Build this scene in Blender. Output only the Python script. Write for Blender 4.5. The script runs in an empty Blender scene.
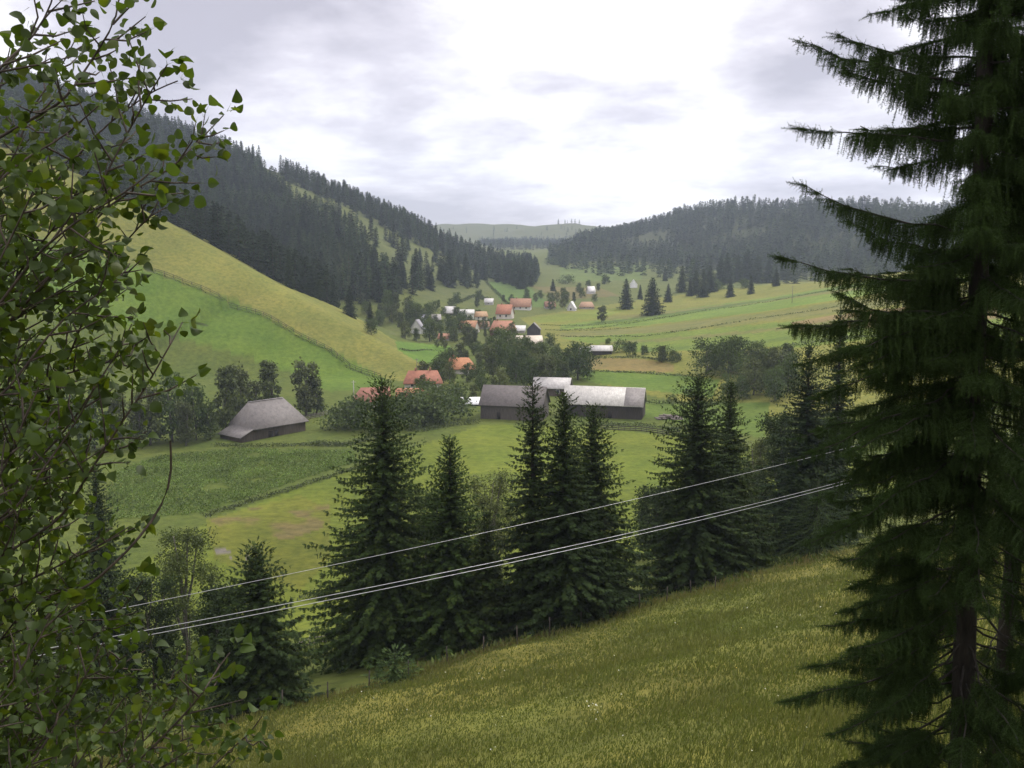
import bpy, math, random
import numpy as np
from math import radians, sin, cos, pi

# ------------------------------------------------------------------ basics
C = bpy.context.scene.collection
scene = bpy.context.scene
F, PITCH = 920.0, math.atan(122.0 / 920.0)
cp, sp = cos(PITCH), sin(PITCH)
rng = np.random.default_rng(7)


def pix_dir(px, py):
    """world direction (per metre of y) of the ray through a photo pixel"""
    px = np.asarray(px, float); py = np.asarray(py, float)
    xc = (px - 512) / F; yc = (384 - py) / F
    dy = cp + yc * sp
    dz = -sp + yc * cp
    return np.stack([xc / dy, np.ones_like(xc / dy), dz / dy], -1)


def P(px, py, Y):
    return pix_dir(px, py) * np.asarray(Y, float)[..., None]


def to_pix(p):
    p = np.asarray(p, float)
    f = p[..., 1] * cp - p[..., 2] * sp
    u = p[..., 1] * sp + p[..., 2] * cp
    f = np.where(f < 0.1, 0.1, f)
    return np.stack([512 + F * p[..., 0] / f, 384 - F * u / f], -1)


def in_poly(q, poly):
    x, y = q[..., 0], q[..., 1]
    inside = np.zeros(x.shape, bool)
    n = len(poly)
    for i in range(n):
        x1, y1 = poly[i]; x2, y2 = poly[(i + 1) % n]
        if y1 == y2:
            continue
        c = ((y1 > y) != (y2 > y)) & (x < (x2 - x1) * (y - y1) / (y2 - y1) + x1)
        inside ^= c
    return inside


# ------------------------------------------------------------------ value noise
def vnoise(x, y, seed=0):
    xi = np.floor(x).astype(np.int64); yi = np.floor(y).astype(np.int64)
    fx = x - xi; fy = y - yi
    fx = fx * fx * (3 - 2 * fx); fy = fy * fy * (3 - 2 * fy)

    def h(a, b):
        n = (a * 374761393 + b * 668265263 + seed * 1442695041) & 0x7fffffff
        n = ((n ^ (n >> 13)) * 1274126177) & 0x7fffffff
        n = n ^ (n >> 16)
        return (n & 0xffff) / 65535.0
    return ((h(xi, yi) * (1 - fx) + h(xi + 1, yi) * fx) * (1 - fy)
            + (h(xi, yi + 1) * (1 - fx) + h(xi + 1, yi + 1) * fx) * fy) * 2 - 1


def fbm(x, y, oct=4, seed=0):
    s = 0; a = 1.0
    for o in range(oct):
        s = s + a * vnoise(x * 2 ** o, y * 2 ** o, seed + o)
        a *= .5
    return s


# ------------------------------------------------------------------ terrain height
ST = np.array([math.tan(0)])
FLOOR_Y = [-100, 120, 250, 400, 550, 750, 1000, 1500, 2200, 3000, 6000]
FLOOR_Z = [-50, -47, -46, -43, -40, -33, -21, 2, 40, 60, 60]
NB = np.array([-.57, .82])          # downhill direction of the near meadow


def near_s(x, y):
    return NB[0] * x + NB[1] * y


def near_z(x, y):
    s = near_s(x, y)
    return np.interp(s, [-400, -20, -3, 0, 3, 8, 20, 33, 46, 49, 85, 150, 3000],
                     [190, 9, .2, -1.75, -4.8, -8.9, -14.3, -19.4, -24.6, -26.0, -39, -60, -900])


def ridge(x, y, pts, slope, far_slope=None):
    """roof-shaped ridge along a 3D crest polyline"""
    best = np.full(np.shape(x), 1e18); zb = np.zeros(np.shape(x))
    for (a, b) in zip(pts[:-1], pts[1:]):
        ax, ay, az = a; bx, by, bz = b
        dx, dy = bx - ax, by - ay
        L2 = dx * dx + dy * dy
        t = np.clip(((x - ax) * dx + (y - ay) * dy) / L2, 0, 1)
        ex = x - (ax + t * dx); ey = y - (ay + t * dy)
        d = np.sqrt(ex * ex + ey * ey + 9.0) - 3.0
        z = az + t * (bz - az) - slope * d
        zb = np.where(d < best, z, zb); best = np.minimum(best, d)
    return zb


def cr(*l):
    return [tuple(P(a, b, c)) for a, b, c in l]


R_SPUR = cr((452, 384, 352), (430, 374, 362), (385, 347, 385), (330, 316, 405), (270, 282, 425), (200, 243, 440), (140, 210, 455), (60, 165, 470), (-80, 110, 480), (-300, 60, 480))
R_LEFT = cr((-420, 0, 960), (-150, 40, 1000), (0, 78, 1040), (110, 113, 1080), (190, 140, 1100), (265, 168, 1120), (330, 191, 1150), (400, 216, 1180), (450, 239, 1200), (500, 263, 1220), (535, 282, 1240))
R_FAR = cr((250, 236, 3600), (380, 230, 3400), (450, 224, 3300), (540, 226, 3300), (575, 221, 3100), (605, 228, 2900), (660, 240, 2700))
R_RIGHT = cr((560, 256, 2100), (600, 240, 2000), (640, 227, 1900), (690, 214, 1800), (740, 209, 1700), (800, 212, 1600), (860, 214, 1500), (980, 214, 1350), (1150, 205, 1200), (1400, 190, 1000))
R_STRIP = cr((640, 300, 900), (700, 290, 860), (800, 282, 780), (880, 275, 680), (960, 268, 560), (1050, 258, 470), (1250, 240, 380), (1500, 220, 300))
R_MID = cr((380, 290, 1000), (480, 282, 1080), (560, 272, 1280), (640, 268, 1500))


def smax(zs, k):
    m = zs[0]
    for z in zs[1:]:
        d = np.abs(m - z)
        m = np.maximum(m, z) + np.where(d < k, (k - d) ** 2 / (4 * k), 0)
    return m


def H(x, y):
    x = np.asarray(x, float); y = np.asarray(y, float)
    fl = np.interp(y, FLOOR_Y, FLOOR_Z) + .9 * fbm(x / 70, y / 70, 3, 3)
    big = fbm(x / 260, y / 260, 4, 11)
    w = np.clip((y - 500) / 500, 0, 1)
    z = smax([fl, ridge(x, y, R_STRIP, .20) - .12 * np.maximum(0, 380 - y) + 1.2 * fbm(x / 60, y / 60, 2, 5)], 14)
    z = smax([z, ridge(x, y, R_RIGHT, .23) + w * 9 * big], 20)
    z = smax([z, ridge(x, y, R_FAR, .16) + w * 8 * big], 20)
    z = smax([z, ridge(x, y, R_LEFT, .25) + w * 8 * big - 3 * w - .34 * np.maximum(0, 590 - y)], 16)
    z = smax([z, ridge(x, y, R_SPUR, .34) + .8 * fbm(x / 40, y / 40, 2, 8)], 5)
    nz = near_z(x, y) + .35 * fbm(x / 9, y / 9, 3, 21) * np.clip((np.hypot(x, y) - 6) / 20, 0, 1)
    z = smax([z, nz], 3)
    return z


_YS = np.concatenate([[1.5], 3.0 * 1.006 ** np.arange(1, 1260)])


def ground(px, py):
    """where the ray through a photo pixel first meets the ground"""
    d = pix_dir(px, py)
    ys = _YS
    x = d[0] * ys; z = d[2] * ys
    below = z < H(x, ys)
    i = int(np.argmax(below))
    if not below.any():
        i = len(ys) - 1
    lo, hi = ys[max(i - 1, 0)], ys[i]
    for _ in range(24):
        m = .5 * (lo + hi)
        if d[2] * m < H(d[0] * m, m):
            hi = m
        else:
            lo = m
    y = .5 * (lo + hi)
    return np.array([d[0] * y, y, float(H(d[0] * y, y))])


def at(px, Y):
    """ground point on photo column px (measured near the horizon) at distance Y"""
    x = (px - 512) / F * Y
    return np.array([x, Y, float(H(x, Y))])


# ------------------------------------------------------------------ materials
def new_mat(name):
    m = bpy.data.materials.new(name); m.use_nodes = True
    nt = m.node_tree
    for n in list(nt.nodes):
        nt.nodes.remove(n)
    out = nt.nodes.new('ShaderNodeOutputMaterial')
    return m, nt, out


def N(nt, t, **kw):
    n = nt.nodes.new(t)
    for k, v in kw.items():
        if k in n.inputs:
            n.inputs[k].default_value = v
        else:
            setattr(n, k, v)
    return n


def mixc(nt, a, b, fac, mode='MIX'):
    n = nt.nodes.new('ShaderNodeMix'); n.data_type = 'RGBA'; n.blend_type = mode
    for s, v in ((n.inputs[6], a), (n.inputs[7], b), (n.inputs[0], fac)):
        if hasattr(v, 'is_output'):
            nt.links.new(v, s)
        elif isinstance(v, (int, float)):
            s.default_value = v
        else:
            s.default_value = (*v, 1)
    return n.outputs[2]


def ramp(nt, src, stops):
    r = nt.nodes.new('ShaderNodeValToRGB')
    e = r.color_ramp.elements
    while len(e) < len(stops):
        e.new(.5)
    for el, (p, c) in zip(e, stops):
        el.position = p; el.color = (*c, 1) if len(c) == 3 else c
    nt.links.new(src, r.inputs[0])
    return r.outputs[0]


def leaf_mat(name, rough=.6, trans=.25, spec=.3, tcol=(1.25, 1.35, .6)):
    """foliage whose base colour is the 'Col' attribute, part of the light passing through"""
    m, nt, out = new_mat(name)
    a = N(nt, 'ShaderNodeVertexColor', layer_name='Col')
    oi = N(nt, 'ShaderNodeObjectInfo')
    v = ramp(nt, oi.outputs['Random'], [(0, (.82, .84, .82)), (1, (1.18, 1.14, 1.05))])
    col = mixc(nt, a.outputs[0], v, 1.0, 'MULTIPLY')
    b = N(nt, 'ShaderNodeBsdfPrincipled', Roughness=rough)
    b.inputs['Specular IOR Level'].default_value = spec
    nt.links.new(col, b.inputs['Base Color'])
    t = N(nt, 'ShaderNodeBsdfTranslucent')
    tc = mixc(nt, col, tcol, 1.0, 'MULTIPLY')
    nt.links.new(tc, t.inputs[0])
    mx = N(nt, 'ShaderNodeMixShader', Fac=trans)
    nt.links.new(b.outputs[0], mx.inputs[1]); nt.links.new(t.outputs[0], mx.inputs[2])
    nt.links.new(mx.outputs[0], out.inputs[0])
    return m


def surf_mat(name, col, col2=None, scale=3.0, stretch=(1, 1, 1), rough=.85, bump=.3, bump_scale=None, metal=0.0, spec=.3, contrast=(.35, .65)):
    """object-space noise between two colours with a bump of the same grain"""
    m, nt, out = new_mat(name)
    tc = N(nt, 'ShaderNodeTexCoord')
    mp = N(nt, 'ShaderNodeMapping'); mp.inputs['Scale'].default_value = stretch
    nt.links.new(tc.outputs['Object'], mp.inputs[0])
    n1 = N(nt, 'ShaderNodeTexNoise', Scale=scale, Detail=6.0, Roughness=.65)
    nt.links.new(mp.outputs[0], n1.inputs['Vector'])
    col2 = col2 or tuple(c * .65 for c in col)
    c = ramp(nt, n1.outputs[0], [(contrast[0], col2), (contrast[1], col)])
    b = N(nt, 'ShaderNodeBsdfPrincipled', Roughness=rough, Metallic=metal)
    b.inputs['Specular IOR Level'].default_value = spec
    nt.links.new(c, b.inputs['Base Color'])
    if bump:
        bp = N(nt, 'ShaderNodeBump', Strength=bump, Distance=.05)
        nt.links.new(n1.outputs[0], bp.inputs['Height']); nt.links.new(bp.outputs[0], b.inputs['Normal'])
    nt.links.new(b.outputs[0], out.inputs[0])
    return m


# ------------------------------------------------------------------ mesh collecting
class Geo:
    def __init__(self):
        self.V = []; self.Q = []; self.T = []; self.K = []; self.n = 0

    def add(self, v, q=None, t=None, col=None):
        v = np.asarray(v, float).reshape(-1, 3)
        self.V.append(v)
        if q is not None and len(q):
            self.Q.append(np.asarray(q, np.int64).reshape(-1, 4) + self.n)
        if t is not None and len(t):
            self.T.append(np.asarray(t, np.int64).reshape(-1, 3) + self.n)
        if col is None:
            col = np.ones((len(v), 3)) * .1
        col = np.asarray(col, float)
        if col.ndim == 1:
            col = np.tile(col, (len(v), 1))
        self.K.append(col)
        self.n += len(v)
        return self

    def arrays(self):
        V = np.concatenate(self.V); K = np.concatenate(self.K)
        Q = np.concatenate(self.Q) if self.Q else np.zeros((0, 4), np.int64)
        T = np.concatenate(self.T) if self.T else np.zeros((0, 3), np.int64)
        return V, Q, T, K

    def mesh(self, name, mat=None, smooth=False):
        V, Q, T, K = self.arrays()
        me = bpy.data.meshes.new(name)
        me.vertices.add(len(V)); me.vertices.foreach_set('co', V.astype(np.float32).ravel())
        nl = Q.size + T.size
        me.loops.add(nl)
        me.loops.foreach_set('vertex_index', np.concatenate([Q.ravel(), T.ravel()]).astype(np.int32))
        me.polygons.add(len(Q) + len(T))
        st = np.concatenate([np.arange(len(Q)) * 4, Q.size + np.arange(len(T)) * 3]).astype(np.int32)
        me.polygons.foreach_set('loop_start', st)
        if smooth:
            me.polygons.foreach_set('use_smooth', np.ones(len(st), bool))
        at_ = me.color_attributes.new('Col', 'FLOAT_COLOR', 'POINT')
        at_.data.foreach_set('color', np.concatenate([K, np.ones((len(K), 1))], 1).astype(np.float32).ravel())
        me.update(calc_edges=True); me.validate()
        if mat:
            me.materials.append(mat)
        return me

    def obj(self, name, mat, parent=None, smooth=False, loc=None):
        o = bpy.data.objects.new(name, self.mesh(name, mat, smooth))
        C.objects.link(o)
        if parent is not None:
            o.parent = parent
        if loc is not None:
            o.location = loc
        return o

    # --- solids
    def box(self, lo, hi, col=None):
        x0, y0, z0 = lo; x1, y1, z1 = hi
        v = [(x0, y0, z0), (x1, y0, z0), (x1, y1, z0), (x0, y1, z0), (x0, y0, z1), (x1, y0, z1), (x1, y1, z1), (x0, y1, z1)]
        q = [(0, 3, 2, 1), (4, 5, 6, 7), (0, 1, 5, 4), (1, 2, 6, 5), (2, 3, 7, 6), (3, 0, 4, 7)]
        return self.add(v, q, col=col)

    def tube(self, pts, rad, sides=6, col=None, cap=True):
        pts = np.asarray(pts, float); n = len(pts)
        rad = np.broadcast_to(np.asarray(rad, float), (n,))
        tg = np.gradient(pts, axis=0)
        tg /= np.linalg.norm(tg, axis=1, keepdims=True) + 1e-9
        up = np.where(np.abs(tg[:, 2:3]) > .9, np.array([[1., 0, 0]]), np.array([[0, 0, 1.]]))
        a = np.cross(tg, up); a /= np.linalg.norm(a, axis=1, keepdims=True) + 1e-9
        b = np.cross(a, tg)
        th = np.arange(sides) / sides * 2 * pi
        v = pts[:, None] + rad[:, None, None] * (np.cos(th)[None, :, None] * a[:, None] + np.sin(th)[None, :, None] * b[:, None])
        q = []
        i = np.arange(n - 1)[:, None] * sides; j = np.arange(sides)[None]; k = (j + 1) % sides
        q = np.stack([i + j, i + k, i + sides + k, i + sides + j], -1).reshape(-1, 4)
        v = v.reshape(-1, 3)
        t = []
        if cap:
            v = np.concatenate([v, pts[:1], pts[-1:]])
            for s in range(sides):
                s2 = (s + 1) % sides
                t.append((n * sides, s2, s)); t.append((n * sides + 1, (n - 1) * sides + s, (n - 1) * sides + s2))
        return self.add(v, q, t, col=col)

    def beam(self, a, b, w, h, col=None):
        """square bar from a to b"""
        a = np.asarray(a, float); b = np.asarray(b, float)
        d = b - a; d /= np.linalg.norm(d)
        up = np.array([0, 0, 1.]) if abs(d[2]) < .9 else np.array([1., 0, 0])
        s = np.cross(d, up); s /= np.linalg.norm(s); u = np.cross(s, d)
        v = [p + i * s * w / 2 + j * u * h / 2 for p in (a, b) for i, j in ((-1, -1), (1, -1), (1, 1), (-1, 1))]
        return self.add(v, [(0, 1, 2, 3), (7, 6, 5, 4), (0, 4, 5, 1), (1, 5, 6, 2), (2, 6, 7, 3), (3, 7, 4, 0)], col=col)


def place_cards(g, tmpl_v, tmpl_f, base, dirs, length, width, roll, col, colvar=None):
    """copies a template (x: width, y: along, z: normal) to many places at once"""
    base = np.asarray(base, float); dirs = np.asarray(dirs, float)
    n = len(base)
    if n == 0:
        return
    d = dirs / (np.linalg.norm(dirs, axis=1, keepdims=True) + 1e-9)
    up = np.where(np.abs(d[:, 2:3]) > .93, np.array([[1., 0, 0]]), np.array([[0, 0, 1.]]))
    a = np.cross(d, up); a /= np.linalg.norm(a, axis=1, keepdims=True) + 1e-9
    b = np.cross(a, d)
    cr_, sr_ = np.cos(roll)[:, None], np.sin(roll)[:, None]
    a, b = a * cr_ + b * sr_, b * cr_ - a * sr_
    tv = np.asarray(tmpl_v, float)
    L = np.broadcast_to(length, (n,)); W = np.broadcast_to(width, (n,))
    v = (base[:, None] + tv[None, :, 0:1] * (W[:, None] * a)[:, None] + tv[None, :, 1:2] * (L[:, None] * d)[:, None]
         + tv[None, :, 2:3] * (W[:, None] * b)[:, None])
    f = np.asarray(tmpl_f)
    ff = (np.arange(n) * len(tv))[:, None, None] + f[None]
    col = np.asarray(col, float)
    if col.ndim == 1:
        col = np.tile(col, (n, 1))
    k = np.repeat(col, len(tv), 0)
    if colvar is not None:                      # per template vertex multiplier
        k = k * np.tile(np.asarray(colvar)[:, None] if np.ndim(colvar) == 1 else np.asarray(colvar), (n, 1))
    if f.shape[1] == 4:
        g.add(v.reshape(-1, 3), q=ff.reshape(-1, 4), col=k)
    else:
        g.add(v.reshape(-1, 3), t=ff.reshape(-1, 3), col=k)


def tag(o, label=None, cat=None, group=None, kind=None):
    if label: o['label'] = label
    if cat: o['category'] = cat
    if group: o['group'] = group
    if kind: o['kind'] = kind
    return o


def empty(name, loc, rz=0.0):
    o = bpy.data.objects.new(name, None); C.objects.link(o)
    o.location = loc; o.rotation_euler = (0, 0, rz); o.empty_display_size = .3
    return o


def copy_tree(o, parent=None):
    c = o.copy(); C.objects.link(c); c.parent = parent
    for ch in o.children:
        copy_tree(ch, c)
    return c
SKY_ZEN = 2.1; HAZE = 0.00012
# ------------------------------------------------------------------ camera, light, sky
cam_d = bpy.data.cameras.new('camera'); cam = bpy.data.objects.new('camera', cam_d); C.objects.link(cam)
cam_d.sensor_width = 36; cam_d.lens = 36 * F / 1024
cam_d.clip_start = .1; cam_d.clip_end = 30000
cam.rotation_euler = (pi / 2 - PITCH, 0, 0)
scene.camera = cam

SUN_EL, SUN_AZ = radians(48), radians(42)      # azimuth clockwise from +y: ahead and a little right
sd = bpy.data.lights.new('sun', 'SUN'); sun = bpy.data.objects.new('sun', sd); C.objects.link(sun)
sd.energy = 2.2; sd.angle = radians(10); sd.color = (1, .96, .88)
sun.rotation_euler = (pi / 2 - SUN_EL, 0, -SUN_AZ + pi)
# lamp's -Z must point from the sun to the scene
sun.rotation_euler = (-(pi / 2 - SUN_EL), 0, -SUN_AZ)

vs = scene.view_settings
vs.view_transform = 'Standard'; vs.look = 'None'; vs.gamma = 1; vs.exposure = 0.30; vs.use_curve_mapping = False

world = bpy.data.worlds.new('World'); scene.world = world; world.use_nodes = True
nt = world.node_tree
for n in list(nt.nodes):
    nt.nodes.remove(n)
wo = nt.nodes.new('ShaderNodeOutputWorld'); bg = nt.nodes.new('ShaderNodeBackground')
nt.links.new(bg.outputs[0], wo.inputs[0])
sky = N(nt, 'ShaderNodeTexSky', sky_type='NISHITA', sun_disc=False)
sky.sun_elevation = SUN_EL; sky.sun_rotation = SUN_AZ
tc = N(nt, 'ShaderNodeTexCoord')


def vmath(op, a, b=None):
    n = N(nt, 'ShaderNodeVectorMath', operation=op)
    for i, v in enumerate((a, b)):
        if v is None: continue
        if hasattr(v, 'is_output'): nt.links.new(v, n.inputs[i])
        else: n.inputs[i].default_value = v
    return n.outputs['Value'] if op in ('DOT_PRODUCT', 'LENGTH', 'DISTANCE') else n.outputs[0]


def fm(op, a, b=0.0, c=None, clamp=False):
    n = N(nt, 'ShaderNodeMath', operation=op, use_clamp=clamp)
    for i, v in enumerate((a, b, c)):
        if v is None: continue
        if hasattr(v, 'is_output'): nt.links.new(v, n.inputs[i])
        else: n.inputs[i].default_value = v
    return n.outputs[0]


def smooth(src, lo, hi, a=0.0, b=1.0):
    n = N(nt, 'ShaderNodeMapRange', interpolation_type='SMOOTHSTEP')
    nt.links.new(src, n.inputs[0])
    n.inputs[1].default_value = lo; n.inputs[2].default_value = hi
    n.inputs[3].default_value = a; n.inputs[4].default_value = b
    return n.outputs[0]


dirv = vmath('NORMALIZE', tc.outputs['Generated'])
sep = N(nt, 'ShaderNodeSeparateXYZ'); nt.links.new(dirv, sep.inputs[0])
zz = fm('MAXIMUM', sep.outputs[2], 0.0)
den = fm('ADD', zz, .20)
cx = fm('DIVIDE', sep.outputs[0], den); cy = fm('DIVIDE', sep.outputs[1], den)
cmb = N(nt, 'ShaderNodeCombineXYZ'); nt.links.new(cx, cmb.inputs[0]); nt.links.new(cy, cmb.inputs[1])
cmb.inputs[2].default_value = 3.7
n1 = N(nt, 'ShaderNodeTexNoise', Scale=1.1, Detail=8.0, Roughness=.52, Distortion=.25)
nt.links.new(cmb.outputs[0], n1.inputs['Vector'])
n2 = N(nt, 'ShaderNodeTexNoise', Scale=3.0, Detail=7.0, Roughness=.6)
nt.links.new(cmb.outputs[0], n2.inputs['Vector'])


def lobe(az, el, lo, hi):
    """soft patch of sky around a compass direction: thinner or thicker cloud there"""
    a, e = radians(az), radians(el)
    v = (sin(a) * cos(e), cos(a) * cos(e), sin(e))
    return smooth(vmath('DOT_PRODUCT', dirv, v), cos(radians(hi)), cos(radians(lo)))


# cloud thickness: noise, thinner round the hidden sun, thicker bank to the upper left
th = fm('MULTIPLY_ADD', n1.outputs[0], 1.5, -.25)
th = fm('ADD', th, fm('MULTIPLY', fm('SUBTRACT', n2.outputs[0], .5), .75))
th = fm('ADD', th, fm('MULTIPLY', lobe(-15, 17, 3, 15), .42))
th = fm('ADD', th, fm('MULTIPLY', lobe(-5, 5.5, 1, 7), .08))
th = fm('ADD', th, fm('MULTIPLY', lobe(17, 13, 1, 6), .28))
th = fm('SUBTRACT', th, fm('MULTIPLY', lobe(8, 10, 1, 12), .17))
th = fm('SUBTRACT', th, fm('MULTIPLY', lobe(-13, 7.5, 1, 7), .17))
ccol = ramp(nt, th, [(.30, (1.36, 1.33, 1.36)), (.43, (1.08, 1.04, 1.08)), (.54, (.86, .805, .88)), (.78, (.54, .50, .57))])
# overcast sky: brighter towards the zenith
zen = smooth(zz, .25, .9, .86, SKY_ZEN)
zen = fm('MULTIPLY', zen, smooth(zz, .0, .12, .93, 1.0))
cl = N(nt, 'ShaderNodeVectorMath', operation='SCALE')
nt.links.new(ccol, cl.inputs[0]); nt.links.new(zen, cl.inputs['Scale'])
skys = N(nt, 'ShaderNodeVectorMath', operation='SCALE'); nt.links.new(sky.outputs[0], skys.inputs[0]); skys.inputs['Scale'].default_value = .10
tot = mixc(nt, cl.outputs[0], skys.outputs[0], .10)
nt.links.new(tot, bg.inputs[0]); bg.inputs[1].default_value = 1.0

# ------------------------------------------------------------------ terrain
AZ = np.concatenate([np.linspace(-75, -34, 110)[:-1], np.linspace(-34, 34, 1000), np.linspace(34, 75, 110)[1:]])
RR = np.concatenate([12 * (5000 / 12) ** np.linspace(0, 1, 640)])
OY = -14.0
az, rr = np.meshgrid(np.radians(AZ), RR, indexing='ij')
X = rr * np.sin(az); Y = rr * np.cos(az) + OY
Z = H(X, Y)
W = np.stack([X, Y, Z], -1)
px = to_pix(W)
na, nr = X.shape

col = np.zeros((na, nr, 3))
base = np.array([.060, .088, .024])
col[:] = base
s_near = near_s(X, Y)
mid = (s_near > 48)
lump = fbm(X / 35, Y / 35, 4, 31)[..., None]


def paint(poly, c, ymin=0, ymax=9e9, mask=None, var=.10, stripes=None):
    m = in_poly(px, poly) & (Y > ymin) & (Y < ymax) & mid
    if mask is not None:
        m &= mask
    col[m] = np.array(c) * (1 + var * lump[m])


# forest floors first
far_side = Y > 470
# hillsides
col[far_side] = np.array([.068, .092, .032])
col[(Y > 1900)] = np.array([.058, .072, .032])
wood = [(-200, -40), (110, 90), (262, 160), (300, 206), (345, 234), (398, 288), (380, 300), (335, 300), (320, 306), (140, 246), (-200, 100)]
paint(wood, (.030, .040, .018), 470)
paint([(560, 262), (608, 228), (690, 205), (830, 200), (1100, 200), (1100, 290), (790, 276), (720, 270), (640, 262)], (.030, .040, .02), 1000)
# the clearing on the left hill
paint([(262, 168), (330, 190), (400, 220), (450, 245), (500, 282), (480, 300), (420, 300), (398, 288), (345, 234), (300, 206)], (.066, .088, .036), 600)
paint([(488, 282), (520, 280), (545, 300), (560, 308), (520, 306), (500, 300)], (.062, .112, .034), 500)
paint([(530, 286), (600, 288), (620, 296), (560, 300)], (.090, .090, .045), 500)
paint([(560, 268), (650, 264), (640, 280), (560, 282)], (.070, .110, .036), 500)
# left spur: yellow hay meadow over bright green meadow
paint([(-300, 40), (60, 145), (140, 190), (200, 225), (330, 302), (385, 334), (430, 362), (458, 384), (420, 384), (386, 379), (330, 349), (250, 308), (145, 268), (-300, 150)],
      (.112, .132, .042), 60, 520, var=.16)
paint([(-300, 150), (145, 268), (250, 308), (330, 349), (386, 379), (380, 388), (330, 392), (290, 372), (230, 352), (150, 330), (-300, 240)], (.066, .118, .022), 60, 520)
paint([(395, 341), (450, 346), (450, 362), (425, 366), (398, 350)], (.068, .135, .026), 300, 640)
# valley fields (right of the thicket)
paint([(520, 318), (640, 300), (800, 280), (880, 262), (1200, 240), (1200, 420), (760, 420), (600, 384)], (.112, .132, .036), 260, 1000)
paint([(560, 325), (660, 312), (780, 296), (860, 282), (1000, 262), (1000, 278), (860, 296), (760, 312), (640, 326), (560, 330)], (.090, .150, .034), 260, 1000)
paint([(530, 318), (560, 314), (640, 306), (600, 318), (540, 323)], (.100, .140, .030), 260, 1000)
paint([(560, 333), (640, 328), (760, 314), (860, 299), (1000, 280), (1000, 290), (870, 309), (760, 322), (640, 335), (560, 337)], (.104, .122, .050), 260, 1000)
paint([(560, 338), (700, 330), (800, 320), (870, 310), (1100, 290), (1100, 340), (860, 340), (800, 347), (640, 352), (600, 345)], (.092, .145, .032), 260, 1000)
paint([(790, 322), (870, 310), (1000, 300), (1000, 318), (868, 327), (800, 330)], (.138, .120, .070), 260, 1000)
paint([(580, 357), (640, 359), (674, 364), (674, 372), (580, 369)], (.132, .118, .056), 200, 700)
paint([(580, 370), (674, 374), (720, 380), (712, 398), (600, 384), (582, 380)], (.070, .125, .026), 200, 700)
paint([(640, 402), (720, 402), (770, 402), (765, 438), (640, 416)], (.066, .112, .026), 150, 700)
paint([(600, 343), (700, 335), (800, 325), (870, 315), (870, 318), (800, 328.5), (700, 338.5), (600, 346)], (.108, .128, .050), 260, 1000)
paint([(640, 349), (720, 344), (800, 336), (870, 327), (870, 330), (800, 340), (720, 347.5), (640, 351.5)], (.072, .116, .032), 260, 1000)
paint([(600, 318), (680, 310), (760, 300), (860, 287), (860, 289.5), (760, 303), (680, 313), (600, 321)], (.104, .120, .048), 260, 1000)
paint([(560, 327.5), (640, 317), (720, 306), (800, 294), (860, 284.5), (860, 286), (800, 296), (720, 308), (640, 319), (560, 329)], (.060, .098, .030), 260, 1000)
# floor of the valley in front of the barns
paint([(100, 590), (210, 520), (350, 470), (480, 425), (590, 427), (680, 437), (780, 450), (900, 470), (900, 600), (600, 620), (300, 640)], (.082, .118, .022), 60, 320, var=.12)
paint([(205, 520), (300, 495), (330, 510), (330, 560), (300, 590), (215, 560)], (.090, .114, .024), 60, 320, var=.2)
bare = in_poly(px, [(203, 516), (262, 506), (330, 505), (322, 528), (288, 540), (225, 530)]) & mid & (fbm(X / 5, Y / 5, 3, 5) > .12)
bw = np.clip((fbm(X / 5, Y / 5, 3, 5)[bare] - .12) * 1.6, 0, .8)[:, None]
col[bare] = col[bare] * (1 - bw) + np.array([.098, .086, .052]) * bw
puddle = in_poly(px, [(215, 549), (245, 545), (262, 551), (246, 560), (216, 560)]) & mid & (fbm(X / 2.5, Y / 2.5, 3, 15) > -.15)
col[puddle] = (.105, .108, .125)
# vegetable field
paint([(120, 470), (160, 455), (240, 447), (352, 449), (356, 462), (300, 478), (205, 514), (160, 520), (110, 520)], (.052, .080, .020), 120, 300)
col *= np.array([1.16, 1.03, .76])
# near meadow
nm = s_near <= 48
g2 = fbm(X / 3.2, Y / 3.2, 4, 40); g3 = fbm(X / 11, Y / 11, 3, 44)
nc = np.array([.125, .122, .028])[None] * (1 + .20 * g2[nm][:, None]) + np.clip(g3[nm], 0, 1)[:, None] * np.array([-.016, .004, -.002])
col[nm] = nc
band = (s_near > 48) & (s_near < 90) & (Y < 160)
col[band] = np.array([.078, .096, .022]) * (1 + .25 * lump[band])

g = Geo()
ii = np.arange(na * nr).reshape(na, nr)
q = np.stack([ii[:-1, :-1], ii[:-1, 1:], ii[1:, 1:], ii[1:, :-1]], -1).reshape(-1, 4)[:, ::-1]
g.add(W.reshape(-1, 3), q=q, col=np.clip(col.reshape(-1, 3), .004, .6))
m, nt, out = new_mat('meadow_soil')
a = N(nt, 'ShaderNodeVertexColor', layer_name='Col')
geo = N(nt, 'ShaderNodeNewGeometry')
na_ = N(nt, 'ShaderNodeTexNoise', Scale=.55, Detail=8.0, Roughness=.7); nt.links.new(geo.outputs['Position'], na_.inputs['Vector'])
nb_ = N(nt, 'ShaderNodeTexNoise', Scale=.07, Detail=5.0, Roughness=.6); nt.links.new(geo.outputs['Position'], nb_.inputs['Vector'])
c1 = ramp(nt, na_.outputs[0], [(.30, (.62, .66, .60)), (.52, (1, 1, 1)), (.72, (1.32, 1.25, 1.15))])
c2 = ramp(nt, nb_.outputs[0], [(.30, (.84, .90, .86)), (.70, (1.18, 1.08, 1.05))])
cc = mixc(nt, mixc(nt, a.outputs[0], c1, 1.0, 'MULTIPLY'), c2, 1.0, 'MULTIPLY')
b = N(nt, 'ShaderNodeBsdfPrincipled', Roughness=.95); b.inputs['Specular IOR Level'].default_value = .1
nt.links.new(cc, b.inputs['Base Color'])
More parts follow.
